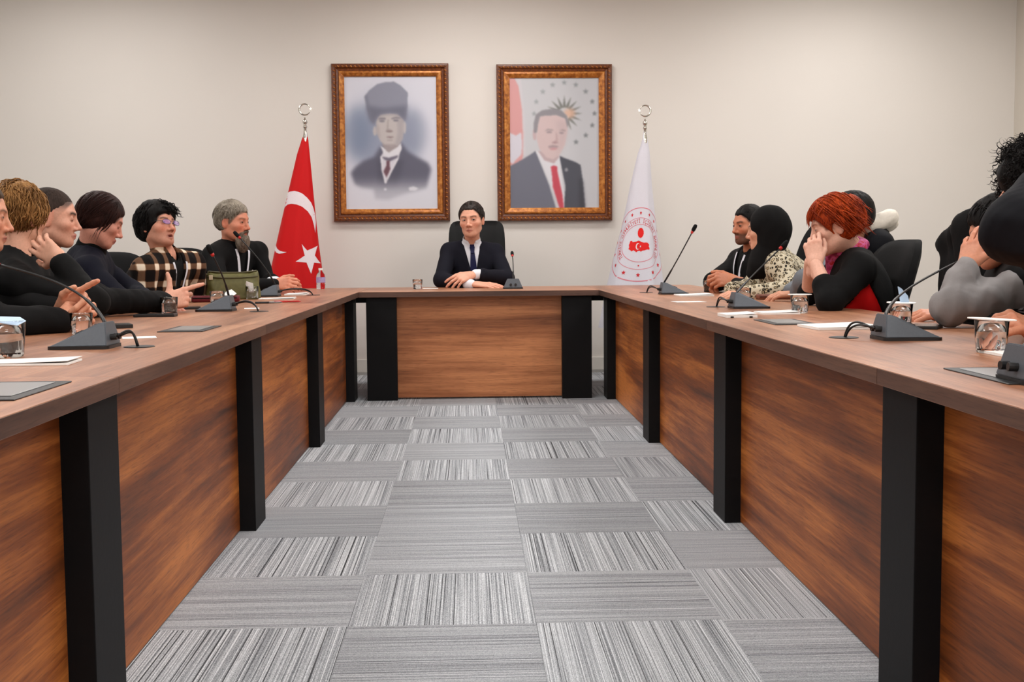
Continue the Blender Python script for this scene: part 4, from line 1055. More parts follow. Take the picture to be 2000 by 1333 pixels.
# ---------------------------------------------------------------- head
def rot_zyx(yaw, pitch, roll):
    """columns: head right(x), forward(y), up(z); yaw = heading of the face in the floor plane, pitch up positive, roll towards its right"""
    f = V3(math.cos(pitch)*math.cos(yaw), math.cos(pitch)*math.sin(yaw), math.sin(pitch))
    r = nrm(np.cross(f, V3(0, 0, 1))); u = np.cross(r, f)
    c, s = math.cos(roll), math.sin(roll)
    return np.stack([c*r-s*u, f, s*r+c*u], 1)
def head_fn(o):
    fat = o.get('fat', 0.0); nose = o.get('nose', 1.0); jw = o.get('jaw', 1.0)
    it = [(ell((0, -0.012, 0.030), (0.074, 0.094, 0.084)), 0),
          (ell((0, 0.020, -0.018), (0.064+fat, 0.068, 0.084)), 0.03),
          (ell((0, 0.033, -0.070), ((0.047+fat)*jw, 0.046, 0.040)), 0.03),
          (ell((0, 0.066, -0.097), (0.022*jw, 0.020, 0.018)), 0.024)]
    for s in (-1, 1):
        it += [(ell((s*0.043, 0.050, -0.026), (0.022+fat*0.5, 0.024, 0.018)), 0.022), (cap((s*0.010, 0.080, 0.020), (s*0.042, 0.067, 0.022), 0.009, 0.008), 0.014),
               (cap((s*0.048, 0.004, -0.062), (s*0.028, 0.055, -0.093), 0.013+fat*0.6, 0.012), 0.026)]
    body = union(it)
    face = union([(cap((0, 0.081, 0.012), (0, 0.0945+0.006*nose, -0.030), 0.0078, 0.0095), 0), (ell((0, 0.0965+0.006*nose, -0.0355), (0.0122, 0.0120, 0.0095)), 0.007),
                  (ell((0.0125, 0.0885+0.003*nose, -0.040), (0.0085, 0.010, 0.0075)), 0.005), (ell((-0.0125, 0.0885+0.003*nose, -0.040), (0.0085, 0.010, 0.0075)), 0.005)])
    mo = o.get('mouth', 0.0)
    lips = union([(cap((-0.019, 0.0795, -0.0655), (0, 0.0905, -0.0630), 0.0036, 0.0060), 0), (cap((0.019, 0.0795, -0.0655), (0, 0.0905, -0.0630), 0.0036, 0.0060), 0.004)])
    lipl = union([(cap((-0.017, 0.0785, -0.0690-mo), (0, 0.0875, -0.0745-mo), 0.0036, 0.0066), 0), (cap((0.017, 0.0785, -0.0690-mo), (0, 0.0875, -0.0745-mo), 0.0036, 0.0066), 0.004)])
    def ear(s):
        a = ell((s*0.0735, -0.010, -0.012), (0.0075, 0.0175, 0.031), np.array([[math.cos(0.35), -s*math.sin(0.35), 0], [s*math.sin(0.35), math.cos(0.35), 0], [0, 0, 1]]))
        b = ell((s*0.083, -0.006, -0.008), (0.006, 0.0095, 0.018))
        return lambda P: smax(a(P), -b(P), 0.005)
    e1, e2 = ear(-1), ear(1)
    nk = o['neck_local']; nr = o.get('neck_r', 0.051)
    neck = cap((0, -0.018, -0.055), nk, nr*0.98, nr*1.06)
    chest = ell(nk-o['neck_R'][:, 2]*0.035, (0.085, 0.058, 0.045), o.get('neck_R'))
    socks = [ell((s*0.0315, 0.0905, -0.001), (0.0170, 0.0130, 0.0105)) for s in (-1, 1)]
    lids = [ell((s*0.0310, 0.0715, -0.001), (0.0150, 0.0135, 0.0125)) for s in (-1, 1)]
    slit = o.get('eyes_open', 1.0)
    slits = [ell((s*0.0315, 0.0880, -0.0015), (0.0120, 0.0120, 0.0048*slit)) for s in (-1, 1)]
    noear = o.get('no_ears', False)
    def f(P):
        d = body(P)
        d = smin(d, neck(P), 0.022); d = smin(d, chest(P), 0.035)
        for s in socks: d = smax(d, -s(P), 0.016)
        d = smin(d, face(P), 0.010)
        for l in lids: d = smin(d, l(P), 0.005)
        if slit > 0.2:
            for s in slits: d = smax(d, -s(P), 0.002)
        d = smin(d, lips(P), 0.006); d = smin(d, lipl(P), 0.006)
        if mo > 0.002: d = smax(d, -ell((0, 0.092, -0.0685-mo*0.5), (0.015, 0.016, 0.002+mo*0.5))(P), 0.003)
        if not noear: d = smin(d, e1(P), 0.007); d = smin(d, e2(P), 0.007)
        return d
    return f
def sstep(a, b, x): t = np.clip((x-a)/(b-a), 0, 1); return t*t*(3-2*t)
def head_paint(P, o):
    """skin colours: lips, brows, stubble, lash lines, cropped hair"""
    sk = lin_np(o.get('skin', (222, 166, 140))); n = len(P)
    C = np.tile(sk, (n, 1)); x, y, z = P[:, 0], P[:, 1], P[:, 2]; ax = np.abs(x)
    def mixc(m, c): 
        nonlocal C
        C = C*(1-m[:, None])+lin_np(c)*m[:, None]
    fr = sstep(0.03, 0.06, y)
    red = np.array(o.get('skin', (222, 166, 140)))*np.array([0.98, 0.80, 0.76])
    mixc(0.55*np.exp(-((ax-0.040)/0.02)**2-((z+0.035)/0.02)**2)*fr*o.get('flush', 1.0), red)
    mixc(0.45*np.exp(-(x/0.014)**2-((z+0.036)/0.012)**2)*sstep(0.09, 0.10, y), red)
    earm = sstep(0.068, 0.074, ax)*(np.abs(y+0.01) < 0.025)*(z < 0.025); mixc(0.4*earm, red)
    st = o.get('stubble', 0.0); hc = o.get('hair_col', (40, 28, 22))
    if st:
        jawm = sstep(-0.035, -0.060, z)*sstep(0.0, 0.03, y)*sstep(-0.135, -0.11, z); must = np.exp(-(ax/0.028)**4-((z+0.054)/0.008)**2)*fr
        side = sstep(0.052, 0.060, ax)*sstep(0.005, -0.02, z)*sstep(-0.01, 0.015, y)*sstep(0.055, 0.04, y)
        mixc(st*np.clip(jawm+must+0.6*side, 0, 1)*(1-0.8*np.exp(-(x/0.016)**2-((z+0.069)/0.008)**2)), np.array(hc)*0.75+np.array(o.get('skin', (222, 166, 140)))*0.25)
    lip = np.exp(-(ax/0.020)**4-((z+0.0685+o.get('mouth', 0)*0.5)/(0.0085+o.get('mouth', 0)*0.6))**4)*sstep(0.072, 0.080, y)
    mixc(0.75*lip, o.get('lip', (176, 96, 88)))
    mixc(0.8*np.exp(-(ax/0.019)**4-((z+0.0682+o.get('mouth', 0)*0.5)/(0.0018+o.get('mouth', 0)*0.55))**2)*sstep(0.070, 0.078, y), (92, 36, 34))
    arch = 0.0185+0.004*np.exp(-((ax-0.036)/0.012)**2)
    bw = o.get('brow_w', 0.0042)
    brow = np.exp(-((z-arch)/bw)**2)*sstep(0.010, 0.015, ax)*sstep(0.054, 0.047, ax)*sstep(0.045, 0.058, y)
    mixc(o.get('brow', 0.85)*brow, o.get('brow_col', hc))
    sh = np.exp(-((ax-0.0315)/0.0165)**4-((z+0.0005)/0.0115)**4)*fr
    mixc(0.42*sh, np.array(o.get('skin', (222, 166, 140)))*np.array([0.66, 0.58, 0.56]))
    eo = o.get('eyes_open', 1.0); lz = 0.0032*eo-0.0015 if eo > 0.2 else -0.0065
    lash = np.exp(-((z-lz+0.25*(ax-0.0315)**2*30)/0.0024)**2)*np.exp(-((ax-0.0315)/0.0135)**4)*sstep(0.060, 0.07, y)
    mixc(0.9*lash, (38, 24, 20))
    nos = np.exp(-((ax-0.0075)/0.0035)**2-((z+0.0455)/0.003)**2)*sstep(0.088, 0.094, y); mixc(0.8*nos, (84, 40, 34))
    for (hx, hz, tl, lw) in o.get('scalp', []):
        line = (y-hx)*math.cos(tl)-(z-hz)*math.sin(tl)+0.004*wob(P, 90, 5)
        m = sstep(0.007, -0.005, line)*sstep(lw-0.012, lw+0.004, z+0.003*wob(P, 80, 6)); mixc(np.clip(m, 0, 1)*(1-earm)*0.9, hc)
    if o.get('buzz'):
        line = (y-0.083)*0.80-(z-0.070)*0.60
        m = sstep(0.004, -0.006, line)*sstep(-0.045, 0.05, z+0.25*np.clip(-y-0.02, 0, 1))
        m = m*(0.25+0.75*sstep(0.02, 0.06, z)); mixc(np.clip(m, 0, 1)*o['buzz']*(1-earm), hc)
    return C
def eye_part(s, o, R, pos, sc, base):
    n1, n2 = 14, 10; c = V3(s*0.0310, 0.0712, -0.001); r = 0.0128
    look = nrm(V3(*o.get('look', (0, 1, 0))))
    V, C = [], []
    for i in range(n2+1):
        th = PI*i/n2
        for k in range(n1):
            ph = 2*PI*k/n1; V.append(c+r*V3(math.sin(th)*math.cos(ph), math.cos(th), math.sin(th)*math.sin(ph)))
    V = np.array(V); q = (V-c)/r; d = q@look
    C = np.tile(lin_np((226, 220, 214)), (len(V), 1)); C[d > 0.80] = lin_np(o.get('iris', (72, 48, 34))); C[d > 0.965] = lin_np((12, 10, 10))
    F = [(i*n1+k, i*n1+(k+1) % n1, (i+1)*n1+(k+1) % n1, (i+1)*n1+k) for i in range(n2) for k in range(n1)]
    return (V*sc)@R.T+pos-base, np.array(F), C
def set_col(o, C):
    at = o.data.color_attributes.new('col', 'FLOAT_COLOR', 'POINT'); c = np.ones((len(C), 4), np.float32); c[:, :3] = C; at.data.foreach_set('color', c.ravel())

# ---------------------------------------------------------------- hands
def hand_fn(curl, spread=0.06, thumb=None, forearm=0.06, fat=1.0):
    """right hand: wrist at origin, fingers +y, back of hand +z, thumb on -x"""
    bx_ = [-0.030, -0.0105, 0.0100, 0.0285]; by = [0.090, 0.094, 0.090, 0.080]
    ln = [(0.043, 0.026, 0.021), (0.048, 0.030, 0.022), (0.044, 0.028, 0.022), (0.034, 0.021, 0.019)]
    rd = [0.0092, 0.0095, 0.0090, 0.0078]
    palm = [(cap((bx_[0]*0.55, 0.008, 0), (bx_[0], by[0], 0.001), 0.0155*fat, 0.0118*fat), 0)]
    for i in range(1, 4): palm.append((cap((bx_[i]*0.6, 0.008, 0), (bx_[i], by[i], 0.002 if i < 3 else -0.001), 0.0155*fat, 0.0115*fat), 0.012))
    palm.append((cap((0.003, -forearm, 0), (0.002, 0.012, 0), 0.0235, 0.0225), 0.02))
    palm.append((ell((-0.022, 0.036, -0.010), (0.016, 0.032, 0.014)), 0.014))
    fs = []
    for i in range(4):
        c = curl[i] if isinstance(curl[0], (tuple, list)) else curl
        p = V3(bx_[i], by[i], 0.001); a = 0.0; sa = spread*(1.5-i)*0.8
        pts = [p]
        for j in range(3):
            a += c[j]; d = V3(-math.sin(sa)*math.cos(a), math.cos(sa)*math.cos(a), -math.sin(a)); p = p+d*ln[i][j]; pts.append(p)
        r = rd[i]*fat
        fs.append(union([(cap(pts[0], pts[1], r*1.08, r), 0), (cap(pts[1], pts[2], r, r*0.93), 0.004), (cap(pts[2], pts[3], r*0.93, r*0.78), 0.004)]))
    th = thumb or [(-0.026, 0.022, -0.006), (-0.050, 0.052, -0.014), (-0.056, 0.082, -0.020), (-0.056, 0.106, -0.022)]
    tf = union([(cap(th[0], th[1], 0.0145*fat, 0.0118*fat), 0), (cap(th[1], th[2], 0.0112*fat, 0.0102*fat), 0.004), (cap(th[2], th[3], 0.0100*fat, 0.0080*fat), 0.004)])
    pal = union(palm)
    def f(P):
        q = P*np.array([1, 1, 1.25]); d = pal(q)/1.12
        g = fs[0](P)
        for k in fs[1:]: g = np.minimum(g, k(P))
        d = smin(d, g, 0.007); return smin(d, tf(P), 0.009)
    return f
CURL = {'flat': (0.12, 0.12, 0.08), 'relax': (0.35, 0.45, 0.25), 'half': (0.7, 0.8, 0.4), 'fist': (1.35, 1.5, 0.8), 'clasp': (0.95, 0.9, 0.5)}
def hand_mesh(h, skin):
    """h: pos, dir (to fingertips), nor (back of hand), side, curl..."""
    d = nrm(h['dir']); n = V3(*h['nor']); n = nrm(n-d*(n@d)); s = h.get('side', 'R')
    xr = np.cross(d, n)      # right hand: +x is away from the thumb
    R = np.stack([xr if s == 'R' else -xr, d, n], 1)
    c = h.get('curl', 'relax'); c = CURL[c] if isinstance(c, str) else [CURL[k] if isinstance(k, str) else k for k in c] if not isinstance(c[0], float) else c
    fa = h.get('forearm', 0.03); sc = h.get('s', 1.0)
    f = hand_fn(c, h.get('spread', 0.06), h.get('thumb'), fa, h.get('fat', 1.0))
    V, F = net(f, (-0.12, -fa-0.035, -0.13), (0.07, 0.235, 0.06), h.get('res', 0.0034))
    if s == 'L': F = F[:, ::-1]
    sk = lin_np(skin); C = np.tile(sk, (len(V), 1))
    kn = np.exp(-((V[:, 1]-0.092)/0.010)**2)*(V[:, 2] > 0.004); tip = sstep(0.13, 0.18, np.linalg.norm(V, axis=1))
    red = sk*np.array([0.97, 0.80, 0.76]); m = np.clip(0.4*kn+0.5*tip, 0, 1)[:, None]; C = C*(1-m)+red*m
    return (V*sc)@R.T+np.array(h['pos']), F, C

# ---------------------------------------------------------------- hair
def hair_shell(o, st):
    t = st.get('t', 0.012); zl = st.get('low', -0.045); tf = st.get('tf', t)
    cr = ell((0, -0.014, 0.030), (0.074+t, 0.094+t, 0.084+st.get('top', t)))
    oc = ell((0, -0.040, -0.010), (0.062+t*0.9, 0.056+t, 0.06))
    ext = [(ell(c, r), k) for c, r, k in st.get('ext', [])]
    hx, hz = st.get('line', (0.083, 0.072)); tilt = st.get('tilt', 0.62)
    ny, nz = math.cos(tilt), -math.sin(tilt)
    am, fq = st.get('amp', 0.0025), st.get('freq', 120)
    ears = st.get('ears', True)
    def f(P):
        d = smin(cr(P), oc(P), 0.03)
        for g, k in ext: d = smin(d, g(P), k)
        cut = (P[:, 1]-hx)*ny+(P[:, 2]-hz)*nz - 0.006*np.cos(P[:, 0]*60) + st.get('wl', 0.003)*wob(P, 55, 5)
        d = smax(d, cut, 0.010)
        low = zl - P[:, 2] + st.get('slope', 0.0)*(P[:, 1]+0.05) + 0.004*wob(P, 60, 9)
        d = smax(d, low, 0.008)
        if ears:
            for s in (-1, 1): d = smax(d, -ell((s*0.080, -0.002, -0.020), (0.022, 0.024, 0.034))(P), 0.006)
        q = P*np.array([1, 1, 0.35]) if st.get('flow', 'v') == 'v' else P*np.array([1, 0.35, 1])
        d = d - am*wob(q, fq, st.get('seed', 3)) - st.get('lump', 0.0)*wob(P, 34, 11)
        return d
    return f
def locks(o, st, seed=1):
    """tapered strands that leave the scalp, follow it and fall; returns verts, faces (head space)"""
    r = random.Random(seed); V, F = [], []
    c = V3(0, -0.014, 0.026); rad = V3(0.074, 0.094, 0.084)
    for _ in range(int(st['n']*2.0)):
        for _t in range(60):
            u = r.uniform(-1, 1); th = r.uniform(-PI, PI)
            d = V3(math.sqrt(1-u*u)*math.cos(th), math.sqrt(1-u*u)*math.sin(th), u)
            if st['where'](d): break
        off = st.get('off', 0.010)*r.uniform(0.7, 1.35)
        p = c+d*(rad+off*0.6)
        g = V3(*st.get('comb', (0, 0, -1))); out = nrm(d)
        if 'part' in st:
            side = 1 if d[0] > st['part'] else -1; g = g+V3(side*0.8, 0, 0)
        g = g+V3(r.gauss(0, 1), r.gauss(0, 1), r.gauss(0, 1))*st.get('mess', 0.3)
        L = st['len']*r.uniform(0.7, 1.25); n = st.get('seg', 8); pts = [p]; cu = st.get('curl', 0.0); ph = r.uniform(0, 6.28); cf = st.get('cf', 2.2)
        for i in range(n):
            q = (p-c)/rad; nn = nrm(q/rad)
            grav = st.get('grav', 0.5)*i/n
            t = g+V3(0, 0, -grav*2)
            if np.linalg.norm(q) < 1.35: t = t-nn*(t@nn)
            t = nrm(t+nn*st.get('lift', 0.0)*(1-i/n))
            if cu:
                b1 = nrm(np.cross(t, nn)); t = nrm(t+cu*(b1*math.cos(ph+cf*i)+nn*math.sin(ph+cf*i)))
            p = p+t*L/n
            k = np.linalg.norm((p-c)/(rad+off))
            if k < 1.0: p = c+(p-c)/k
            pts.append(p)
        w = st.get('w', 0.0045)*0.62*r.uniform(0.6, 1.3); pts = np.array(pts); b0 = len(V); m = 3
        a = nrm(np.cross(pts[1]-pts[0], V3(0.3, 0.5, 0.8)))
        for i, q in enumerate(pts):
            t = nrm(pts[min(i+1, n)]-pts[max(i-1, 0)]); a = nrm(a-t*(a@t)); b = np.cross(t, a)
            rr = w*(1.0-(i/n)**1.8*0.92)*(0.55+0.45*min(1, i*2/n+0.3))
            for k in range(m):
                an = 2*PI*k/m; V.append(q+(a*math.cos(an)+b*math.sin(an))*rr)
        for i in range(n):
            for k in range(m): F.append((b0+i*m+k, b0+i*m+(k+1) % m, b0+(i+1)*m+(k+1) % m, b0+(i+1)*m+k))
    return np.array(V), np.array(F)

# ---------------------------------------------------------------- dressed bodies
class Body:
    """seated body described by its joints in metres"""
    def __init__(s, j, w=1.0, belly=0.0):
        s.j = {k: np.array(v, float) for k, v in j.items()}; J = s.j
        for q in ('shL', 'shR'): J[q] = J[q]-V3(0, 0, 0.024)
        s.up = nrm(J['neck']-J['pelvis']); r = nrm(J['shR']-J['shL']); s.r = nrm(r-s.up*(r@s.up)); s.f = np.cross(s.up, s.r)
        s.R = np.stack([s.r, s.f, s.up], 1); s.w = w; s.belly = belly
        s.ch = J['neck']-s.up*0.19; s.mid = (J['shR']+J['shL'])/2
        s.half = np.linalg.norm(J['shR']-J['shL'])/2
    def torso(s, e=0.0, arms=True, cuff=None, loose=0.0, hem=None):
        J = s.j; L = np.linalg.norm(J['neck']-J['pelvis']); w = s.half
        it = [(ell(s.ch+s.f*0.01, (w*0.93+e, 0.118*s.w+e, 0.21), s.R), 0),
              (ell(J['pelvis']*0.62+J['neck']*0.38+s.f*(0.012+s.belly*0.5), (w*0.80*s.w+e+loose, 0.115*s.w+e+s.belly+loose, 0.22), s.R), 0.06),
              (ell(J['pelvis']+s.up*0.05, (w*0.86*s.w+e, 0.125*s.w+e+s.belly*0.7, 0.15), s.R), 0.06),
              (cap(J['shL'], J['shR'], 0.042+e), 0.05)]
        for q in ('shL', 'shR'): it.append((cap(J['neck']-s.up*0.022, J[q]+s.up*0.010, 0.036+e, 0.036+e), 0.05))
        if arms:
            for q in 'LR': it += [(a, k) for a, k in s.arm(q, e, cuff)]
        return union(it)
    def arm(s, q, e=0.0, cuff=None):
        J = s.j; a, b, c = J['sh'+q], J['el'+q], J['wr'+q]
        if cuff and q in cuff: c = b+(c-b)*cuff[q]
        kc = 0.031 if not (cuff and q in cuff) else 0.031+0.012*(1-cuff[q])
        return [(cap(a, b, 0.049+e*0.8, 0.041+e*0.8), 0.03), (cap(b, c, 0.042+e*0.8, kc+e*0.5), 0.02)]
    def neckcut(s, r=0.062, head=None, lo=-0.03):
        n = s.j['neck']; h = s.j['head'] if head is None else head
        d = nrm(h-n); return cap(n+d*lo, n+d*0.3, r, r*1.2)
    def loc(s, P): q = P-s.j['neck']; return q@s.r, q@s.f, q@s.up
    def trace(s, fn, x, u, start=0.5, side=None):
        ax, tr = (s.f, s.r) if side is None else (s.r*side, s.f)
        o = s.j['neck']+tr*x+s.up*u+ax*start; t = 0.0
        for _ in range(60):
            d = float(fn((o-ax*t)[None])[0])
            if d < 0.0006: break
            t += d*0.8
            if t > 1.2: return None
        return o-ax*t
def fold_fn(fn, amp=0.004, freq=26, seed=0, aniso=(1, 1, 0.5)):
    a = np.array(aniso)
    return lambda P: fn(P)-amp*wob(P*a, freq, seed)-amp*0.35*wob(P*a, freq*2.6, seed+7)
def ribbon(body, fn, path, width, m, name, parent, base, off=0.003, side=None):
    """flat band laid on a garment along (right, up) points"""
    pts = []
    for i in range(len(path)-1):
        a, b = path[i], path[i+1]
        for k in range(8): pts.append((a[0]+(b[0]-a[0])*k/8, a[1]+(b[1]-a[1])*k/8))
    pts.append(path[-1]); V, rows = [], 0
    W = width if isinstance(width, (list, tuple)) else [width]*len(path)
    for i, p in enumerate(pts):
        q0, q1 = pts[max(i-1, 0)], pts[min(i+1, len(pts)-1)]
        tx, ty = q1[0]-q0[0], q1[1]-q0[1]; l = math.hypot(tx, ty) or 1
        f = i/(len(pts)-1)*(len(path)-1); a = min(int(f), len(path)-2); ww = W[a]+(W[a+1]-W[a])*(f-a)
        nx, ny = -ty/l*ww/2, tx/l*ww/2
        A, B = body.trace(fn, p[0]+nx, p[1]+ny, side=side), body.trace(fn, p[0]-nx, p[1]-ny, side=side)
        if A is None or B is None or np.linalg.norm(A-B) > ww*3.0: continue
        o = (body.f if side is None else body.r*side)*off; V += [A+o, B+o, B-o*1.5, A-o*1.5]; rows += 1
    F = []
    for i in range(rows-1):
        for k in range(4): F.append((i*4+k, i*4+(k+1) % 4, (i+1)*4+(k+1) % 4, (i+1)*4+k))
    if rows < 2: return None
    F += [(0, 1, 2, 3), ((rows-1)*4+3, (rows-1)*4+2, (rows-1)*4+1, (rows-1)*4)]
    mb = MB(); mb.pyd([tuple(v-base) for v in V], F); return mb.build(name, m, parent, False)
def bbox(pts, pad): p = np.array(pts); return p.min(0)-pad, p.max(0)+pad

def person(label, head, joints, garments, hands=(), hair=None, skin=(222, 166, 140), w=1.0, belly=0.0, hx=None, legs=True, band=None, eyes=True, arm_skin=None):
    """head: pos, yaw, pitch, roll, s + face options"""
    o = dict(head); o['skin'] = skin
    o['scalp'] = [(*st.get('line', (0.083, 0.072)), st.get('tilt', 0.62), max(st.get('low', -0.045), -0.012 if st.get('ears', True) else 0.004)) for st in (hair or []) if st['kind'] == 'shell' and not o.get('buzz')]
    pos = np.array(o['pos'], float); sc = o.get('s', 1.0); Rh = rot_zyx(o['yaw'], o.get('pitch', 0), o.get('roll', 0))
    J = dict(joints); J['head'] = pos; b = Body(J, w, belly)
    base = np.array((J['pelvis'][0], J['pelvis'][1], 0.0))
    o['neck_local'] = ((np.array(J['neck'])-pos)@Rh)/sc
    o['neck_R'] = Rh.T@b.R
    parts = []
    hf = head_fn(o); nk = o['neck_local']
    lo, hi = bbox([(-0.1, -0.12, -0.13), (0.1, 0.13, 0.13), nk-0.09, nk+np.array([0.09, 0.09, 0.05])], 0.01)
    V, F = net(hf, lo, hi, o.get('res', 0.0036)); C = head_paint(V, o)
    parts.append(((V*sc)@Rh.T+pos, F, C))
    for h in hands: parts.append(hand_mesh(h, h.get('skin', skin)))
    if arm_skin:
        for q in arm_skin:
            fn = union([(cap(J['el'+q], J['wr'+q], 0.040, 0.027), 0), (cap(np.array(J['el'+q])*0.7+np.array(J['sh'+q])*0.3, J['el'+q], 0.044, 0.041), 0.02)])
            lo, hi = bbox([J['el'+q], J['wr'+q]], 0.09); V, F = net(fn, lo, hi, 0.006); parts.append((V, F, np.tile(lin_np(skin), (len(V), 1))))
    VV, FF, CC, nv = [], [], [], 0
    for V, F, C in parts: VV.append(V-base); FF.append(F+nv); CC.append(C); nv += len(V)
    p = mesh_obj('person', np.concatenate(VV), np.concatenate(FF), SKIN, None, True, tuple(base)); set_col(p, np.concatenate(CC))
    tag(p, label, 'person')
    if eyes and o.get('eyes_open', 1.0) > 0.2:
        for s in (-1, 1):
            V, F, C = eye_part(s, o, Rh, pos, sc, base); e = mesh_obj('eye', V, F, EYEM, p, True); set_col(e, C)
    for st in (hair or []):
        m = st['mat']
        if st['kind'] == 'shell':
            f = hair_shell(o, st); lo, hi = bbox([(-0.115, -0.15, st.get('low', -0.05)-0.03), (0.115, 0.13, 0.165)] + [np.array(c)+np.array(r)*k for c, r, _ in st.get('ext', []) for k in (-1, 1)], 0.012)
            V, F = net(f, lo, hi, st.get('res', 0.0040))
        elif st['kind'] == 'locks': V, F = locks(o, st, st.get('seed', 1))
        else:
            f = st['fn']; V, F = net(f, st['lo'], st['hi'], st.get('res', 0.0040))
        mesh_obj(st.get('name', 'hair'), (V*sc)@Rh.T+pos-base, F, m, p, True)
    made = {'torso': b.torso(0.026, False)}
    for g in garments:
        fn = g['fn'](b) if callable(g['fn']) else g['fn']
        pts = [J[k] for k in ('neck', 'pelvis', 'shL', 'shR', 'elL', 'elR', 'wrL', 'wrR')]
        lo, hi = bbox(g['box'](b) if 'box' in g else pts, g.get('pad', 0.17)); 
        if 'top' in g: hi[2] = min(hi[2], g['top'])
        V, F = net(fn, lo, hi, g.get('res', 0.0085)); made[g['name']] = fn
        ob = mesh_obj(g['name'], V-base, F, g['mat'], p, True)
        if 'label' in g: ob['label'] = g['label']
    if band:
        for bd in band:
            fl_ = [made[k] for k in bd['on'].split('+') if k in made]; fn = (lambda q, fl_=fl_: np.min([z(q) for z in fl_], axis=0)); ribbon(b, fn, bd['path'], bd.get('w', 0.018), bd.get('mat', WHITE_BAND), bd.get('name', 'lanyard'), p, base, bd.get('off', 0.003), bd.get('side'))
    if legs:
        f = b.f.copy(); f[2] = 0; f = nrm(f); r = nrm(np.cross(f, V3(0, 0, 1)))
        pv = b.j['pelvis']; it = [(ell(pv, (0.17, 0.13, 0.10), b.R), 0)]
        for s in (-1, 1):
            hp = pv+r*s*0.085-V3(0, 0, 0.02); kn = hp+f*0.40+r*s*0.03; kn[2] = 0.50; an = kn+f*0.02; an[2] = 0.10
            it += [(cap(hp, kn, 0.082, 0.062), 0.04), (cap(kn, an, 0.060, 0.045), 0.02)]
            sv = an+f*0.07; yaw = math.atan2(f[1], f[0])
            Ms = Matrix.Translation(sv-base) @ Matrix.Rotation(yaw, 4, 'Z')
            mb = MB(); mb.box(-0.12, 0.15, -0.045, 0.045, -0.10+0.0005, -0.02, 0.03, 3, Ms); mb.build('shoe', SHOE, p, True)
        fn = union(it); lo, hi = bbox([pv, pv+f*0.45+r*0.2, pv+f*0.45-r*0.2, pv-r*0.2, pv+r*0.2], 0.16); lo[2] = 0.02
        V, F = net(fn, lo, hi, 0.024); mesh_obj('trousers', V-base, F, DARK_TROUSER, p, True)
    return p, b
# garment builders -----------------------------------------------------------
def suit_jacket(mat_, vdepth=0.30, vtop=0.072, seed=0, amp=0.0035, e=0.012, res=0.0085, cuff=None, collar=0.066, name='jacket'):
    def mk(b):
        t = fold_fn(b.torso(e, True, cuff), amp, 24, seed); nc = b.neckcut(collar)
        def f(P):
            d = t(P); x, y, u = b.loc(P)
            d = smax(d, -nc(P), 0.006)
            hw = np.clip((u+vdepth)/vdepth, 0, 1.3)*vtop
            wedge = np.maximum(np.maximum((np.abs(x)-hw)*0.97, -(y-0.015)), -(u+vdepth))
            d = smax(d, -wedge, 0.004)
            lap = np.exp(-((np.abs(x)-hw-0.020)/0.018)**2)*(u > -vdepth-0.02)*(u < -0.03)*(y > 0.02)
            return d-0.004*lap
        return f
    return dict(name=name, fn=mk, mat=mat_, res=res)
def shirt(mat_, e=0.004, collar=True, name='shirt', lowcut=-0.45, cs=1.0):
    def mk(b):
        t = b.torso(e, False); n = b.j['neck']; d0 = nrm(b.j['head']-n)
        ring_o, ring_i = cap(n-d0*0.03, n+d0*0.036, 0.0745*cs, 0.0680*cs), cap(n-d0*0.06, n+d0*0.2, 0.0630*cs, 0.0590*cs)
        def f(P):
            d = t(P); x, y, u = b.loc(P)
            if collar: d = smin(d, ring_o(P), 0.012)
            d = smax(d, -ring_i(P), 0.004)
            gap = np.maximum(np.maximum(np.abs(x)-(u+0.008)*0.5, -(y-0.0)), -(u+0.008))
            d = smax(d, -gap, 0.003)
            return np.maximum(d, lowcut-u)
        return f
    return dict(name=name, fn=mk, mat=mat_, res=0.0045 if collar else 0.011, box=lambda b: [b.j['neck']+b.r*0.18, b.j['neck']-b.r*0.18, b.j['neck']-b.up*0.42+b.r*0.1, b.j['neck']+b.up*0.05, b.j['neck']+b.f*0.12-b.up*0.3], pad=0.09)
def pullover(mat_, e=0.014, amp=0.005, seed=1, neck=0.062, name='sweater', cuff=None, res=0.0085, loose=0.0, lo=-0.03, extra=None, freq=22):
    def mk(b):
        t = fold_fn(b.torso(e, True, cuff, loose), amp, freq, seed); nc = b.neckcut(neck, None, lo)
        ex = extra(b) if extra else None
        def f(P):
            d = t(P)
            if ex is not None: d = smin(d, ex(P), 0.03)
            return smax(d, -nc(P), 0.006)
        return f
    return dict(name=name, fn=mk, mat=mat_, res=res)
def cuff_part(a, b_, r, L, mat_, name='shirt_cuff'):
    """short sleeve end round the wrist between two points"""
    a, b_ = np.array(a, float), np.array(b_, float)
    return dict(name=name, fn=lambda b: cap(a, a+nrm(b_-a)*L, r, r*1.02), mat=mat_, res=0.005, box=lambda b: [a, a+nrm(b_-a)*L], pad=r+0.02)

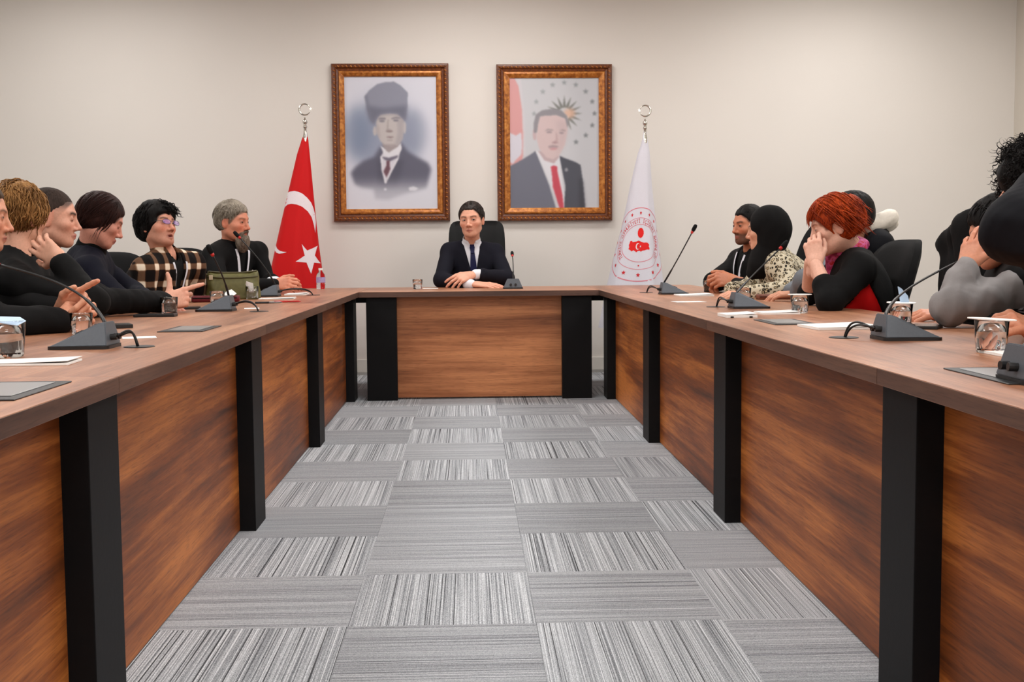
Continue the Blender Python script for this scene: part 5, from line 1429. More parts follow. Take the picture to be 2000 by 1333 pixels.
# ---------------------------------------------------------------- office chairs
def office_chair(name='office_chair', hw=0.245, p_=4.0, zc=0.735, zh=0.275, cloth=None):
    cloth = cloth or BLACK_FABRIC
    t = empty(name, (0, 0, 0))
    # local: +x is the way the sitter faces
    def slab(nu, nv, fn, th):
        V, F = [], []
        for s in (0, 1):
            for i in range(nu+1):
                for j in range(nv+1): V.append(fn(i/nu*2-1, j/nv*2-1, s))
        m = (nu+1)*(nv+1)
        for i in range(nu):
            for j in range(nv):
                a = i*(nv+1)+j; F += [(a, a+1, a+nv+2, a+nv+1), (m+a, m+a+nv+1, m+a+nv+2, m+a+1)]
        e = [(0, j) for j in range(nv)]
        for j in range(nv): F += [(j, m+j, m+j+1, j+1), (nu*(nv+1)+j, nu*(nv+1)+j+1, m+nu*(nv+1)+j+1, m+nu*(nv+1)+j)]
        for i in range(nu): F += [(i*(nv+1), (i+1)*(nv+1), m+(i+1)*(nv+1), m+i*(nv+1)), (i*(nv+1)+nv, m+i*(nv+1)+nv, m+(i+1)*(nv+1)+nv, (i+1)*(nv+1)+nv)]
        return V, F
    def sq(u, v, p=4.0):   # superellipse mapping of a square to a rounded square
        k = max(abs(u), abs(v)) or 1e-6; n = (abs(u)**p+abs(v)**p)**(1/p) or 1e-6; return u*k/n, v*k/n
    def seat(u, v, s):
        a, b = sq(u, v); e = 1-max(abs(u), abs(v))**6
        return (a*0.25, b*0.25, 0.415+(0.055*e+0.01 if s else -0.01*e))
    def back(u, v, s):
        a, b = sq(u, v, p_); e = 1-max(abs(u), abs(v))**6; z = zc+b*zh
        x = -0.255-0.16*max(0.0, (z-0.46)/0.56)**1.3+0.05*a*a
        return (x+(0.018+0.03*e if s else -0.012-0.022*e), a*(hw-0.10*hw*b*b*(1 if b > 0 else 0)*(4.0/p_)**2), z)
    V, F = slab(14, 14, seat, 0); MB().pyd(V, F).build('seat', cloth, t, True, angle=1.0)
    V, F = slab(14, 16, back, 0); MB().pyd(V, F).build('backrest', cloth, t, True, angle=1.0)
    for s in (-1, 1):
        mb = MB(); mb.tube([(-0.14, s*0.25, 0.42), (-0.14, s*0.285, 0.50), (-0.12, s*0.285, 0.615)], 0.014, 8); mb.box(-0.17, 0.08, s*0.285-0.03, s*0.285+0.03, 0.615, 0.64, 0.01, 2); mb.build('armrest', DARK_PLASTIC, t)
    mb = MB(); mb.tube([(-0.05, 0, 0.40), (-0.24, 0, 0.43), (-0.30, 0, 0.52)], 0.02, 8); mb.build('back_bracket', DARK_PLASTIC, t)
    mb = MB(); mb.tube([(0, 0, 0.10), (0, 0, 0.25)], 0.028, 12); mb.tube([(0, 0, 0.24), (0, 0, 0.42)], 0.018, 12); mb.build('gas_column', DARK_PLASTIC, t, True)
    for k in range(5):
        a = 2*PI*k/5+0.3; c, s = math.cos(a), math.sin(a)
        mb = MB(); mb.tube([(0.02*c, 0.02*s, 0.12), (0.28*c, 0.28*s, 0.075)], [0.024, 0.014], 8); lg = mb.build('base_leg', DARK_PLASTIC, t)
        mb = MB(); mb.tube([(0.28*c-0.022*s, 0.28*s+0.022*c, 0.028), (0.28*c+0.022*s, 0.28*s-0.022*c, 0.028)], 0.028, 12); mb.tube([(0.28*c, 0.28*s, 0.03), (0.28*c, 0.28*s, 0.08)], 0.008, 6); mb.build('caster', DARK_PLASTIC, lg)
    return t
CHAIR = None
def chair(label, x, y, ang, s=1.0):
    global CHAIR
    if CHAIR is None: CHAIR = office_chair(); o = CHAIR
    else: o = copy_tree(CHAIR)
    o.location = (x, y, 0); o.rotation_euler = (0, 0, ang); o.scale = (s, s, s)
    return tag(o, label, 'chair', 'black office chairs')

# ================================================================ the people
D = math.radians
def A(*p): return np.array(p[0] if len(p) == 1 else p, float)
H_DARK = hair_mat('dark_brown_hair', (16, 11, 9), (54, 39, 32), spec=0.3); H_BLACK = hair_mat('black_hair', (6, 5, 5), (22, 17, 16)); H_GREY = hair_mat('grey_brown_hair', (74, 62, 50), (164, 154, 140)); H_BLOND = hair_mat('dark_blond_hair', (92, 58, 28), (186, 138, 84)); H_RED = hair_mat('copper_red_hair', (96, 22, 8), (190, 72, 20)); H_BROWN = hair_mat('short_brown_hair', (58, 44, 34), (104, 84, 66)); H_BEARD = hair_mat('grey_beard', (66, 48, 38), (140, 128, 114)); H_PLUM = hair_mat('long_dark_hair', (28, 14, 13), (58, 32, 27))
def collar_part(mat_, r=0.066, h=0.05, name='collar', gap=0.6, th=0.010):
    def mk(b):
        n = b.j['neck']; d = nrm(b.j['head']-n)
        o_, i_ = cap(n-d*0.030, n+d*h, r+th+0.006, r+th*0.6), cap(n-d*0.06, n+d*0.2, r, r*0.95)
        def f(P):
            x, y, u = b.loc(P); q = smax(o_(P), -i_(P), 0.003)
            return smax(q, -np.maximum(np.abs(x)-np.maximum(u+0.03, 0)*gap-0.004, -y), 0.003)
        return f
    return dict(name=name, fn=mk, mat=mat_, res=0.005, box=lambda b: [b.j['neck']-0.09, b.j['neck']+0.09], pad=0.04)
def lanyard(on, side=0.062, depth=-0.34, x0=0.0, w=0.022):
    return [dict(on=on, off=0.0, path=[(s*side, 0.0), (s*side*0.86, -0.05), (s*side*0.45+x0*0.6, depth*0.55), (s*0.006+x0, depth)], w=w) for s in (-1, 1)]

# ---- the man at the head table
N = (0.022, 8.960, 1.054)
person('person in a navy suit and dark tie seated at the head table',
    dict(pos=(0.023, 8.860, 1.238), yaw=D(-103), pitch=D(-3), roll=D(3), s=1.14, fat=0.002, hair_col=(34, 24, 20), stubble=0.10, flush=0.8, look=(-0.25, 1, 0), jaw=0.95, neck_r=0.048, res=0.0032, eyes_open=0.75),
    dict(neck=N, pelvis=(0.045, 9.12, 0.56), shL=(0.202, 9.000, 1.006), shR=(-0.143, 8.980, 1.017), elL=(0.283, 8.800, 0.798), elR=(-0.207, 8.780, 0.788), wrL=(0.060, 8.600, 0.831), wrR=(0.003, 8.550, 0.758)),
    [suit_jacket(NAVY_SUIT, 0.25, 0.058, 3, e=0.020, collar=0.074), shirt(SHIRT_W, e=0.006, cs=1.0),
     cuff_part((0.075, 8.610, 0.831), (-0.000, 8.560, 0.828), 0.037, 0.03, SHIRT_W), cuff_part((-0.012, 8.550, 0.758), (0.088, 8.480, 0.762), 0.037, 0.03, SHIRT_W)],
    hands=[dict(pos=(0.018, 8.570, 0.828), dir=A((-0.119, 8.500, 0.786))-A((0.018, 8.570, 0.828)), nor=(-0.1, -0.75, 0.65), side='L', curl=[(0.25, 0.3, 0.2), (0.4, 0.35, 0.2), (0.55, 0.4, 0.2), (0.6, 0.5, 0.3)], spread=0.14, s=1.12, forearm=0.04),
           dict(pos=(0.044, 8.520, 0.760), dir=A((0.220, 8.460, 0.747))-A((0.044, 8.520, 0.760)), nor=(0.0, -0.35, 1), side='R', curl='flat', s=1.1, forearm=0.04)],
    hair=[dict(kind='shell', mat=H_DARK, t=0.008, top=0.008, low=-0.05, line=(0.080, 0.087), tilt=0.48, amp=0.003, freq=120, flow='h'),
          dict(kind='locks', mat=H_DARK, n=260, len=0.04, w=0.004, off=0.009, comb=(0.6, 0.1, -0.2), mess=0.30, where=lambda d: d[2] > -0.1 and (d[1] < 0.5 or d[2] > 0.74), grav=0.1)],
    skin=(224, 164, 138), w=1.12, belly=0.02, band=[dict(on='shirt', path=[(0, 0.018), (0, -0.02), (0.0, -0.10), (0.002, -0.27)], w=[0.034, 0.028, 0.044, 0.066], mat=TIE_M, name='tie', off=0.007), dict(on='torso', path=[(0, 0.006), (0, -0.034)], w=[0.040, 0.026], mat=TIE_M, name='tie_knot', off=-0.002)])

# ---- left run, from the far corner to the camera
person('person with grey hair and a full beard in a black jacket and white lanyard',
    dict(pos=(-1.556, 7.850, 1.207), yaw=D(-20), pitch=D(-4), roll=D(0), s=1.12, fat=0.007, hair_col=(92, 74, 60), flush=1.3, look=(0, 1, 0), eyes_open=0.8, brow=0.7, nose=1.25),
    dict(neck=(-1.577, 7.900, 1.062), pelvis=(-1.80, 7.98, 0.56), shR=(-1.665, 7.720, 1.001), shL=(-1.451, 8.120, 1.028), elR=(-1.576, 7.520, 0.777), elL=(-1.366, 7.980, 0.813), wrR=(-1.251, 7.550, 0.796), wrL=(-1.258, 7.720, 0.805)),
    [suit_jacket(BLACK_SUIT, 0.34, 0.062, 5, e=0.018, collar=0.064), shirt(BLACK_COTTON, e=0.006), cuff_part((-1.275, 7.620, 0.807), (-1.206, 7.600, 0.810), 0.038, 0.03, SHIRT_W)],
    hands=[dict(pos=(-1.249, 7.660, 0.806), dir=A((-1.118, 7.580, 0.830))-A((-1.249, 7.660, 0.806)), nor=(0.2, -0.6, 0.8), side='L', curl=[(0.3, 0.4, 0.3), (0.5, 0.5, 0.3), (0.6, 0.6, 0.4), (0.7, 0.7, 0.4)], spread=0.16, s=1.12),
           dict(pos=(-1.246, 7.560, 0.795), dir=A((-1.116, 7.520, 0.805))-A((-1.246, 7.560, 0.795)), nor=(0.1, -0.9, 0.4), side='R', curl='half', s=1.1)],
    hair=[dict(kind='shell', mat=H_GREY, t=0.013, top=0.018, low=-0.055, line=(0.084, 0.070), tilt=0.60, amp=0.003, freq=90, lump=0.004),
          dict(kind='locks', mat=H_GREY, n=150, len=0.05, w=0.0036, off=0.014, comb=(0.3, 0.3, -0.5), mess=0.6, where=lambda d: d[2] > 0.1 and (d[1] < 0.55 or d[2] > 0.75), grav=0.3),
          dict(kind='fn', name='beard', mat=H_BEARD, lo=(-0.07, 0.0, -0.20), hi=(0.07, 0.13, -0.03), fn=lambda P: smax(smax(union([(ell((0, 0.070, -0.122), (0.044, 0.042, 0.060)), 0), (cap((-0.030, 0.076, -0.066), (0.0, 0.094, -0.054), 0.008, 0.008), 0.012), (cap((0.030, 0.076, -0.066), (0.0, 0.094, -0.054), 0.008, 0.008), 0.012), (cap((-0.034, 0.062, -0.07), (-0.034, 0.056, -0.10), 0.013), 0.015), (cap((0.034, 0.062, -0.07), (0.034, 0.056, -0.10), 0.013), 0.015)])(P)-0.003*wob(P*np.array([1, 1, 0.3]), 130, 2), -ell((0, 0.100, -0.070), (0.018, 0.02, 0.006))(P), 0.003), 0.03-P[:, 1], 0.01))],
    skin=(214, 140, 112), w=1.15, belly=0.05, band=lanyard('torso', 0.066, -0.36))

GLS = mat('thin_dark_frame', (30, 26, 28), 0.3)
_k = NT('coated_lens_violet_reflection'); _k.col(lin((196, 160, 236))); _k.set(Roughness=0.05); _k.b.inputs['Alpha'].default_value = 0.30; LENS = _k.m  # violet base colour stands in for the purple reflection off the coating
def glasses_part(p, head, base):
    R = rot_zyx(head['yaw'], head.get('pitch', 0), head.get('roll', 0)); s = head.get('s', 1.0); pos = A(head['pos'])
    T = lambda q: tuple((np.array(q)*s)@R.T+pos-base)
    mb = MB()
    for k in (-1, 1):
        mb.tube([T((k*0.033+0.0235*math.cos(a), 0.1005-0.0035*math.cos(a)*k, -0.002+0.0125*math.copysign(abs(math.sin(a))**0.7, math.sin(a)))) for a in np.linspace(0, 2*PI, 20)], 0.0013, 6, False)
        mb.tube([T((k*0.054, 0.098, 0.002)), T((k*0.070, 0.070, 0.004)), T((k*0.079, -0.012, 0.006))], 0.0014, 6)
    mb.tube([T((-0.012, 0.105, 0.0)), T((0, 0.108, 0.003)), T((0.012, 0.105, 0.0))], 0.0014, 6)
    g = mb.build('glasses', GLS, p)
    for k in (-1, 1):
        vs = [T((k*0.033+0.0225*math.cos(a), 0.1005-0.0035*math.cos(a)*k+e, -0.002+0.0118*math.copysign(abs(math.sin(a))**0.7, math.sin(a)))) for e in (0, 0.001) for a in np.linspace(0, 2*PI, 20, endpoint=False)]
        MB().pyd(vs, [tuple(range(20)), tuple(range(39, 19, -1))]+[(i, (i+1) % 20, 20+(i+1) % 20, 20+i) for i in range(20)]).build('lens', LENS, g)
hd = dict(pos=(-1.695, 6.480, 1.148), yaw=D(-30), pitch=D(10), roll=D(-6), s=1.06, hair_col=(22, 16, 14), stubble=0.25, mouth=0.006, look=(0, 1, 0.1), brow_w=0.005)
p, b = person('person with thick black hair and glasses in a brown plaid shirt',
    hd, dict(neck=(-1.668, 6.520, 0.992), pelvis=(-1.84, 6.60, 0.56), shR=(-1.724, 6.300, 0.931), shL=(-1.565, 6.720, 0.954), elR=(-1.723, 6.280, 0.698), elL=(-1.567, 6.850, 0.710), wrR=(-1.62, 6.35, 0.66), wrL=(-1.60, 6.60, 0.66)),
    [suit_jacket(PLAID, 0.30, 0.052, 7, e=0.020, amp=0.006, collar=0.062, name='plaid_shirt'), shirt(BLACK_COTTON, e=0.008, collar=False, name='undershirt'), collar_part(PLAID, 0.064, 0.045)],
    hair=[dict(kind='shell', mat=H_BLACK, t=0.020, top=0.026, low=-0.085, slope=-0.5, line=(0.086, 0.062), tilt=0.40, amp=0.003, freq=70, lump=0.006, ears=False, ext=[((0.0, -0.085, -0.02), (0.055, 0.040, 0.065), 0.03)]),
          dict(kind='locks', mat=H_BLACK, n=330, len=0.075, w=0.005, off=0.018, comb=(0, -0.3, -0.8), mess=0.28, part=0.1, where=lambda d: d[2] > -0.25 and (d[1] < 0.4 or d[2] > 0.66), grav=0.3, curl=0.2),
          dict(kind='locks', mat=H_BLACK, n=40, len=0.075, w=0.006, off=0.024, comb=(-0.8, 0.9, -0.3), mess=0.3, where=lambda d: d[2] > 0.45 and d[1] > 0.35 and d[0] < 0.3, grav=0.6, curl=0.9, cf=1.5, seed=4)],
    skin=(226, 160, 134), w=1.0, band=lanyard('torso', 0.06, -0.36, 0.02, 0.016))
glasses_part(p, hd, A(p.location))

person('person with long dark hair in a navy sweater looking down',
    dict(pos=(-1.701, 5.520, 1.152), yaw=D(22), pitch=D(-24), roll=D(-2), s=1.02, hair_col=(30, 16, 14), eyes_open=0.0, no_ears=True, nose=1.25, lip=(170, 84, 80)),
    dict(neck=(-1.765, 5.550, 1.006), pelvis=(-1.98, 5.6, 0.56), shR=(-1.712, 5.350, 0.941), shL=(-1.805, 5.780, 0.957), elR=(-1.543, 5.220, 0.783), elL=(-1.624, 5.750, 0.799), wrR=(-1.449, 5.350, 0.754), wrL=(-1.466, 5.500, 0.766)),
    [pullover(NAVY_KNIT, 0.020, 0.008, 4, 0.060, loose=0.01), collar_part(BLACK_KNIT, 0.058, 0.065, 'turtleneck_collar', gap=0.0, th=0.012)],
    hands=[dict(pos=(-1.447, 5.360, 0.756), dir=(1, 0.1, -0.05), nor=(0, -0.3, 1), side='R', curl='relax')],
    hair=[dict(kind='shell', mat=H_PLUM, t=0.012, top=0.014, low=-0.10, slope=0.2, line=(0.083, 0.066), tilt=0.35, amp=0.002, freq=120, ears=False),
          dict(kind='locks', mat=H_PLUM, n=260, len=0.15, w=0.0042, off=0.012, comb=(0, -0.75, -0.8), mess=0.12, part=0.0, where=lambda d: d[2] > -0.1 and (d[1] < 0.35 or d[2] > 0.74), grav=0.3),
          dict(kind='locks', mat=H_PLUM, n=9, len=0.19, w=0.0045, off=0.010, comb=(0.6, -0.1, -1), mess=0.08, where=lambda d: d[2] > 0.55 and 0.25 < d[1] < 0.62 and d[0] > 0.12, grav=0.5, seed=8)],
    skin=(216, 150, 130), w=0.95)

person('person with cropped dark hair seen in profile, arm stretched across the table',
    dict(pos=(-1.695, 4.860, 1.144), yaw=D(14), pitch=D(-5), roll=D(0), s=1.02, hair_col=(44, 32, 28), buzz=0.88, stubble=0.12, eyes_open=0.12, nose=1.25, flush=0.7, brow_w=0.006, brow=1.0, lip=(190, 104, 100), res=0.0031),
    dict(neck=(-1.747, 4.880, 0.990), pelvis=(-1.95, 5.0, 0.56), shR=(-1.674, 4.680, 0.908), shL=(-1.794, 5.100, 0.922), elR=(-1.530, 4.880, 0.801), elL=(-1.636, 5.150, 0.809), wrR=(-1.337, 5.200, 0.782), wrL=(-1.552, 5.200, 0.784)),
    [pullover(BLACK_COTTON, 0.018, 0.009, 9, 0.060, name='black_jacket', lo=-0.02), collar_part(BLACK_COTTON, 0.060, 0.03, 'neckband', gap=0.0)],
    hands=[dict(pos=(-1.337, 5.200, 0.782), dir=A((-1.211, 5.280, 0.814))-A((-1.337, 5.200, 0.782)), nor=(0.1, -1, 0.15), side='R', curl=[(0.05, 0.1, 0.05), (0.9, 0.9, 0.4), (1.1, 1.1, 0.5), (1.2, 1.1, 0.5)], spread=0.05, s=1.08, res=0.0031, thumb=[(-0.024, 0.024, -0.004), (-0.056, 0.040, -0.004), (-0.086, 0.048, -0.004), (-0.110, 0.048, -0.002)])],
    hair=[dict(kind='shell', mat=hair_mat('cropped_hair', (40, 31, 27), (66, 52, 46), 0.7), t=0.0025, top=0.0045, low=0.028, slope=-0.55, line=(0.080, 0.076), tilt=0.66, amp=0.0010, freq=170)],
    skin=(228, 170, 146), w=1.0, band=[dict(on='torso', side=1, path=[(0.035, 0.0), (0.075, -0.06), (0.105, -0.16), (0.11, -0.26)], w=0.016), dict(on='torso', side=1, path=[(0.060, -0.01), (0.095, -0.07), (0.122, -0.16), (0.122, -0.26)], w=0.010)])

RINGM = mat('black_ring', (20, 20, 22), 0.3, 0.8)
person('person with shaggy dark-blond hair turned away, hand on the neck',
    dict(pos=(-1.666, 4.450, 1.140), yaw=D(64), pitch=D(-4), roll=D(4), s=1.0, hair_col=(120, 80, 46), eyes_open=0.0),
    dict(neck=(-1.679, 4.420, 0.996), pelvis=(-1.98, 4.5, 0.56), shR=(-1.606, 4.180, 0.902), shL=(-1.694, 4.660, 0.932), elR=(-1.329, 4.160, 0.829), elL=(-1.586, 4.620, 0.818), wrR=(-1.437, 4.200, 0.962), wrL=(-1.540, 4.380, 0.833)),
    [pullover(BLACK_KNIT, 0.020, 0.009, 2, 0.060, name='black_sweatshirt', lo=-0.035)],
    hands=[dict(pos=(-1.450, 4.210, 0.976), dir=A((-1.573, 4.300, 1.050))-A((-1.450, 4.210, 0.976)), nor=(-0.15, -1, 0.1), side='R', curl=[(0.15, 0.2, 0.1), (0.15, 0.25, 0.1), (0.2, 0.3, 0.1), (0.25, 0.3, 0.1)], spread=0.10, s=1.02, res=0.003),
           dict(pos=(-1.548, 4.360, 0.838), dir=(1, -0.15, 0.02), nor=(-0.1, -0.5, 0.8), side='L', curl='half', s=1.0)],
    hair=[dict(kind='shell', mat=H_BLOND, t=0.012, top=0.014, low=-0.070, slope=-0.3, line=(0.088, 0.05), tilt=0.4, amp=0.004, freq=60, lump=0.005, ears=False),
          dict(kind='locks', mat=H_BLOND, n=430, len=0.10, w=0.0054, off=0.012, comb=(0, -0.35, -0.9), mess=0.38, where=lambda d: d[2] > -0.3 and d[1] < 0.75, grav=0.5, curl=0.40, cf=1.1, lift=0.03),
          dict(kind='locks', mat=H_BLOND, n=90, len=0.075, w=0.0070, off=0.012, comb=(0.2, -0.2, -1), mess=0.5, where=lambda d: -0.75 < d[2] < -0.1 and d[1] < 0.35, grav=0.4, curl=0.3, lift=0.12, seed=6)],
    skin=(228, 172, 146), w=1.0)

person('person with short brown hair at the left edge, hands clasped on the table',
    dict(pos=(-1.636, 3.980, 1.125), yaw=D(20), pitch=D(-6), roll=D(0), s=1.03, hair_col=(84, 66, 50), stubble=0.1, eyes_open=0.4, nose=1.25),
    dict(neck=(-1.667, 3.980, 0.981), pelvis=(-1.95, 4.05, 0.56), shR=(-1.600, 3.780, 0.892), shL=(-1.750, 4.220, 0.903), elR=(-1.517, 3.760, 0.775), elL=(-1.637, 4.150, 0.811), wrR=(-1.361, 3.920, 0.771), wrL=(-1.429, 4.120, 0.813)),
    [pullover(BLACK_COTTON, 0.020, 0.009, 12, 0.060, name='black_sweatshirt')],
    hands=[dict(pos=(-1.361, 3.920, 0.771), dir=A((-1.283, 3.980, 0.787))-A((-1.361, 3.920, 0.771)), nor=(-0.1, -1, 0.2), side='R', curl=[(0.5, 0.7, 0.4), (0.8, 0.9, 0.4), (1.0, 0.9, 0.5), (1.1, 1.0, 0.5)], spread=0.1, s=1.08, res=0.003),
           dict(pos=(-1.378, 4.020, 0.803), dir=A((-1.250, 3.980, 0.863))-A((-1.378, 4.020, 0.803)), nor=(0.2, 0.8, 0.6), side='L', curl=[(0.1, 0.1, 0.1), (1.2, 1.2, 0.5), (1.2, 1.2, 0.5), (1.2, 1.2, 0.5)], s=1.08, res=0.003)],
    hair=[dict(kind='shell', mat=H_BROWN, t=0.007, top=0.014, low=-0.03, line=(0.082, 0.074), tilt=0.64, amp=0.0015, freq=150),
          dict(kind='locks', mat=H_BROWN, n=110, len=0.032, w=0.003, off=0.009, comb=(0.2, 0.3, -0.4), mess=0.5, where=lambda d: d[2] > 0.1 and (d[1] < 0.5 or d[2] > 0.66), grav=0.1)],
    skin=(224, 160, 130), w=1.05)

# ---- right run, from the far corner to the camera
person('person with short dark hair and beard in a black jacket, fists together',
    dict(pos=(1.727, 7.220, 1.144), yaw=D(202), pitch=D(-3), roll=D(0), s=1.02, hair_col=(26, 18, 16), stubble=0.85, look=(0, 1, 0), brow_w=0.0055),
    dict(neck=(1.771, 7.280, 0.999), pelvis=(1.92, 7.38, 0.56), shR=(1.742, 7.500, 0.947), shL=(1.818, 7.060, 0.939), elR=(1.530, 7.320, 0.789), elL=(1.646, 6.860, 0.757), wrR=(1.576, 7.120, 0.791), wrL=(1.588, 6.980, 0.785)),
    [suit_jacket(BLACK_COTTON, 0.32, 0.055, 15, e=0.018, name='black_jacket'), shirt(BLACK_KNIT, e=0.006, collar=False, name='undershirt')],
    hands=[dict(pos=(1.594, 6.980, 0.809), dir=A((1.473, 6.960, 0.817))-A((1.594, 6.980, 0.809)), nor=(0.0, -0.8, 0.5), side='L', curl=[(0.8, 0.9, 0.5), (0.9, 0.9, 0.5), (1.0, 0.9, 0.5), (1.0, 1.0, 0.5)], s=1.2),
           dict(pos=(1.584, 7.100, 0.794), dir=(-0.9, -0.3, 0.0), nor=(-0.2, 0.3, 1), side='R', curl='clasp', s=1.12)],
    hair=[dict(kind='shell', mat=H_BLACK, t=0.007, top=0.015, low=-0.04, line=(0.082, 0.078), tilt=0.64, amp=0.002, freq=130),
          dict(kind='locks', mat=H_BLACK, n=110, len=0.032, w=0.003, off=0.009, comb=(0.2, 0.3, -0.4), mess=0.5, where=lambda d: d[2] > 0.1 and (d[1] < 0.5 or d[2] > 0.66), grav=0.1)],
    skin=(198, 128, 96), w=1.05, band=lanyard('torso', 0.060, -0.36))

person('person in a black headscarf and cream leopard-print blouse',
    dict(pos=(1.655, 6.500, 1.105), yaw=D(154), pitch=D(-4), roll=D(0), s=1.02, no_ears=True, hair_col=(40, 28, 22), look=(0, 1, 0)),
    dict(neck=(1.713, 6.540, 0.968), pelvis=(1.92, 6.6, 0.56), shL=(1.701, 6.340, 0.912), shR=(1.724, 6.740, 0.932), elL=(1.725, 6.180, 0.777), elR=(1.644, 6.750, 0.761), wrL=(1.482, 6.220, 0.757), wrR=(1.468, 6.500, 0.770)),
    [pullover(LEOPARD, 0.026, 0.007, 5, 0.055, name='leopard_blouse', loose=0.02)],
    hands=[dict(pos=(1.482, 6.220, 0.757), dir=(-1, 0.1, -0.05), nor=(0, -0.3, 1), side='L', curl='relax')],
    hair=[dict(kind='fn', name='headscarf', mat=BLACK_COTTON, lo=(-0.17, -0.19, -0.27), hi=(0.17, 0.15, 0.16), res=0.005,
               fn=lambda P: smax(union([(ell((0, -0.022, 0.024), (0.094, 0.112, 0.108)), 0), (ell((0, -0.045, -0.02), (0.088, 0.092, 0.10)), 0.03), (cap((0, -0.02, -0.10), (0, 0.01, -0.19), 0.078, 0.085), 0.04), (cap((0, 0.03, -0.14), (0, 0.085, -0.235), 0.055, 0.035), 0.04)])(P)-0.003*wob(P*np.array([1, 1, 0.6]), 42, 3), -ell((0, 0.125, -0.012), (0.060, 0.085, 0.100))(P), 0.008))],
    skin=(218, 160, 132), w=0.98, eyes=False)

FL = []
def flank_cut(g, apex, slope, half_y):
    mk0 = g['fn']
    def mk(b):
        t = mk0(b)
        def f(P):
            q = P-A(apex); wedge = np.maximum((np.abs(q[:, 0]-0.02*q[:, 2])-np.maximum(-q[:, 2], 0)*slope)*0.8, q[:, 1]-half_y)
            return smax(t(P), -wedge, 0.004)
        return f
    g = dict(g); g['fn'] = mk; return g
def dress_fn(b):
    t = b.torso(0.012, False); nc = b.neckcut(0.075, None, -0.05); return lambda P: smax(t(P), -nc(P), 0.006)
def scarf_fn(b):
    n = b.j['neck']; d = nrm(b.j['head']-n); R2 = b.R
    o_, i_ = ell(n+d*0.012, (0.088, 0.088, 0.042), R2), cap(n-d*0.1, n+d*0.2, 0.052)
    tail = cap(n+b.f*0.085-b.up*0.02, n+b.f*0.115-b.up*0.17+b.r*-0.02, 0.034, 0.026)
    return lambda P: smax(smin(o_(P), tail(P), 0.03), -i_(P), 0.006)-0.004*wob(P, 60, 4)
person('person with copper-red bobbed hair in a black cardigan, hands at the mouth',
    dict(pos=(1.589, 5.060, 1.093), yaw=D(168), pitch=D(-14), roll=D(0), s=1.04, hair_col=(130, 60, 30), flush=0.8, eyes_open=0.3, look=(0, 1, -0.2)),
    dict(neck=(1.682, 5.120, 0.986), pelvis=(1.83, 5.2, 0.56), shL=(1.657, 4.920, 0.925), shR=(1.738, 5.360, 0.930), elL=(1.507, 4.840, 0.774), elR=(1.561, 5.320, 0.791), wrL=(1.475, 4.950, 0.927), wrR=(1.509, 5.140, 0.934)),
    [flank_cut(pullover(BLACK_KNIT, 0.018, 0.004, 6, 0.075, name='black_cardigan', cuff=dict(L=0.42, R=0.03), lo=-0.05), (1.695, 4.950, 0.855), 0.55, 0.12),
     dict(name='red_dress', fn=dress_fn, mat=RED_DRESS, res=0.009), dict(name='floral_scarf', fn=scarf_fn, mat=FLORAL, res=0.006, box=lambda b: [b.j['neck']-0.1, b.j['neck']+0.1, b.j['neck']+b.f*0.13-b.up*0.22], pad=0.05)],
    hands=[dict(pos=(1.475, 4.950, 0.929), dir=(-0.10, 0.25, 1), nor=(-0.35, -1, 0.0), side='L', curl=[(0.5, 0.9, 0.4), (0.9, 1.1, 0.5), (1.0, 1.2, 0.5), (1.1, 1.2, 0.5)], s=1.0, forearm=0.05, thumb=[(-0.024, 0.022, -0.006), (-0.044, 0.052, -0.016), (-0.050, 0.080, -0.024), (-0.048, 0.102, -0.03)]),
           dict(pos=(1.509, 5.140, 0.936), dir=(-0.05, -0.15, 1), nor=(-1, 0.2, 0.1), side='R', curl='clasp', s=1.0, forearm=0.05)],
    hair=[dict(kind='shell', mat=H_RED, t=0.018, top=0.016, low=-0.07, slope=-0.45, line=(0.090, 0.055), tilt=0.62, amp=0.003, freq=70, lump=0.003, ears=True, ext=[((0.0, -0.075, -0.02), (0.06, 0.045, 0.06), 0.03)]),
          dict(kind='locks', mat=H_RED, n=330, len=0.13, w=0.0048, off=0.020, comb=(0, -0.75, -0.75), mess=0.16, part=0.15, where=lambda d: d[2] > 0.12 and (d[1] < 0.45 or d[2] > 0.60), grav=0.35),
          dict(kind='locks', mat=H_RED, n=60, len=0.075, w=0.0048, off=0.020, comb=(-0.2, 0.9, -0.35), mess=0.2, where=lambda d: d[2] > 0.55 and d[1] > 0.25, grav=0.3, seed=4)],
    skin=(232, 180, 158), w=0.95, arm_skin='LR')
GREY_KNIT = fabric('mid_grey_knit', (112, 116, 122), 0.9, 0.12)
person('person mostly hidden behind the red-haired person, dark hair and grey sleeve',
    dict(pos=(1.927, 5.880, 1.152), yaw=D(170), pitch=D(-4), roll=D(0), s=1.04, hair_col=(30, 22, 18), look=(0, 1, 0)),
    dict(neck=(1.940, 5.920, 0.997), pelvis=(1.86, 6.05, 0.56), shL=(1.843, 5.700, 0.932), shR=(1.964, 6.160, 0.939), elL=(1.640, 5.660, 0.839), elR=(1.786, 6.200, 0.793), wrL=(1.634, 5.780, 0.770), wrR=(1.675, 6.050, 0.777)),
    [pullover(GREY_KNIT, 0.018, 0.005, 8, 0.062, name='grey_sweater')],
    hands=[dict(pos=(1.634, 5.780, 0.770), dir=(-1, 0.3, -0.05), nor=(0, -0.2, 1), side='L', curl='relax')],
    hair=[dict(kind='shell', mat=H_BLACK, t=0.010, top=0.014, low=-0.05, line=(0.084, 0.060), tilt=0.55, amp=0.002, freq=110),
          dict(kind='locks', mat=H_BLACK, n=90, len=0.032, w=0.003, off=0.009, comb=(0.2, 0.3, -0.4), mess=0.5, where=lambda d: d[2] > 0.1 and (d[1] < 0.5 or d[2] > 0.66), grav=0.1)],
    skin=(206, 146, 116), w=1.0)
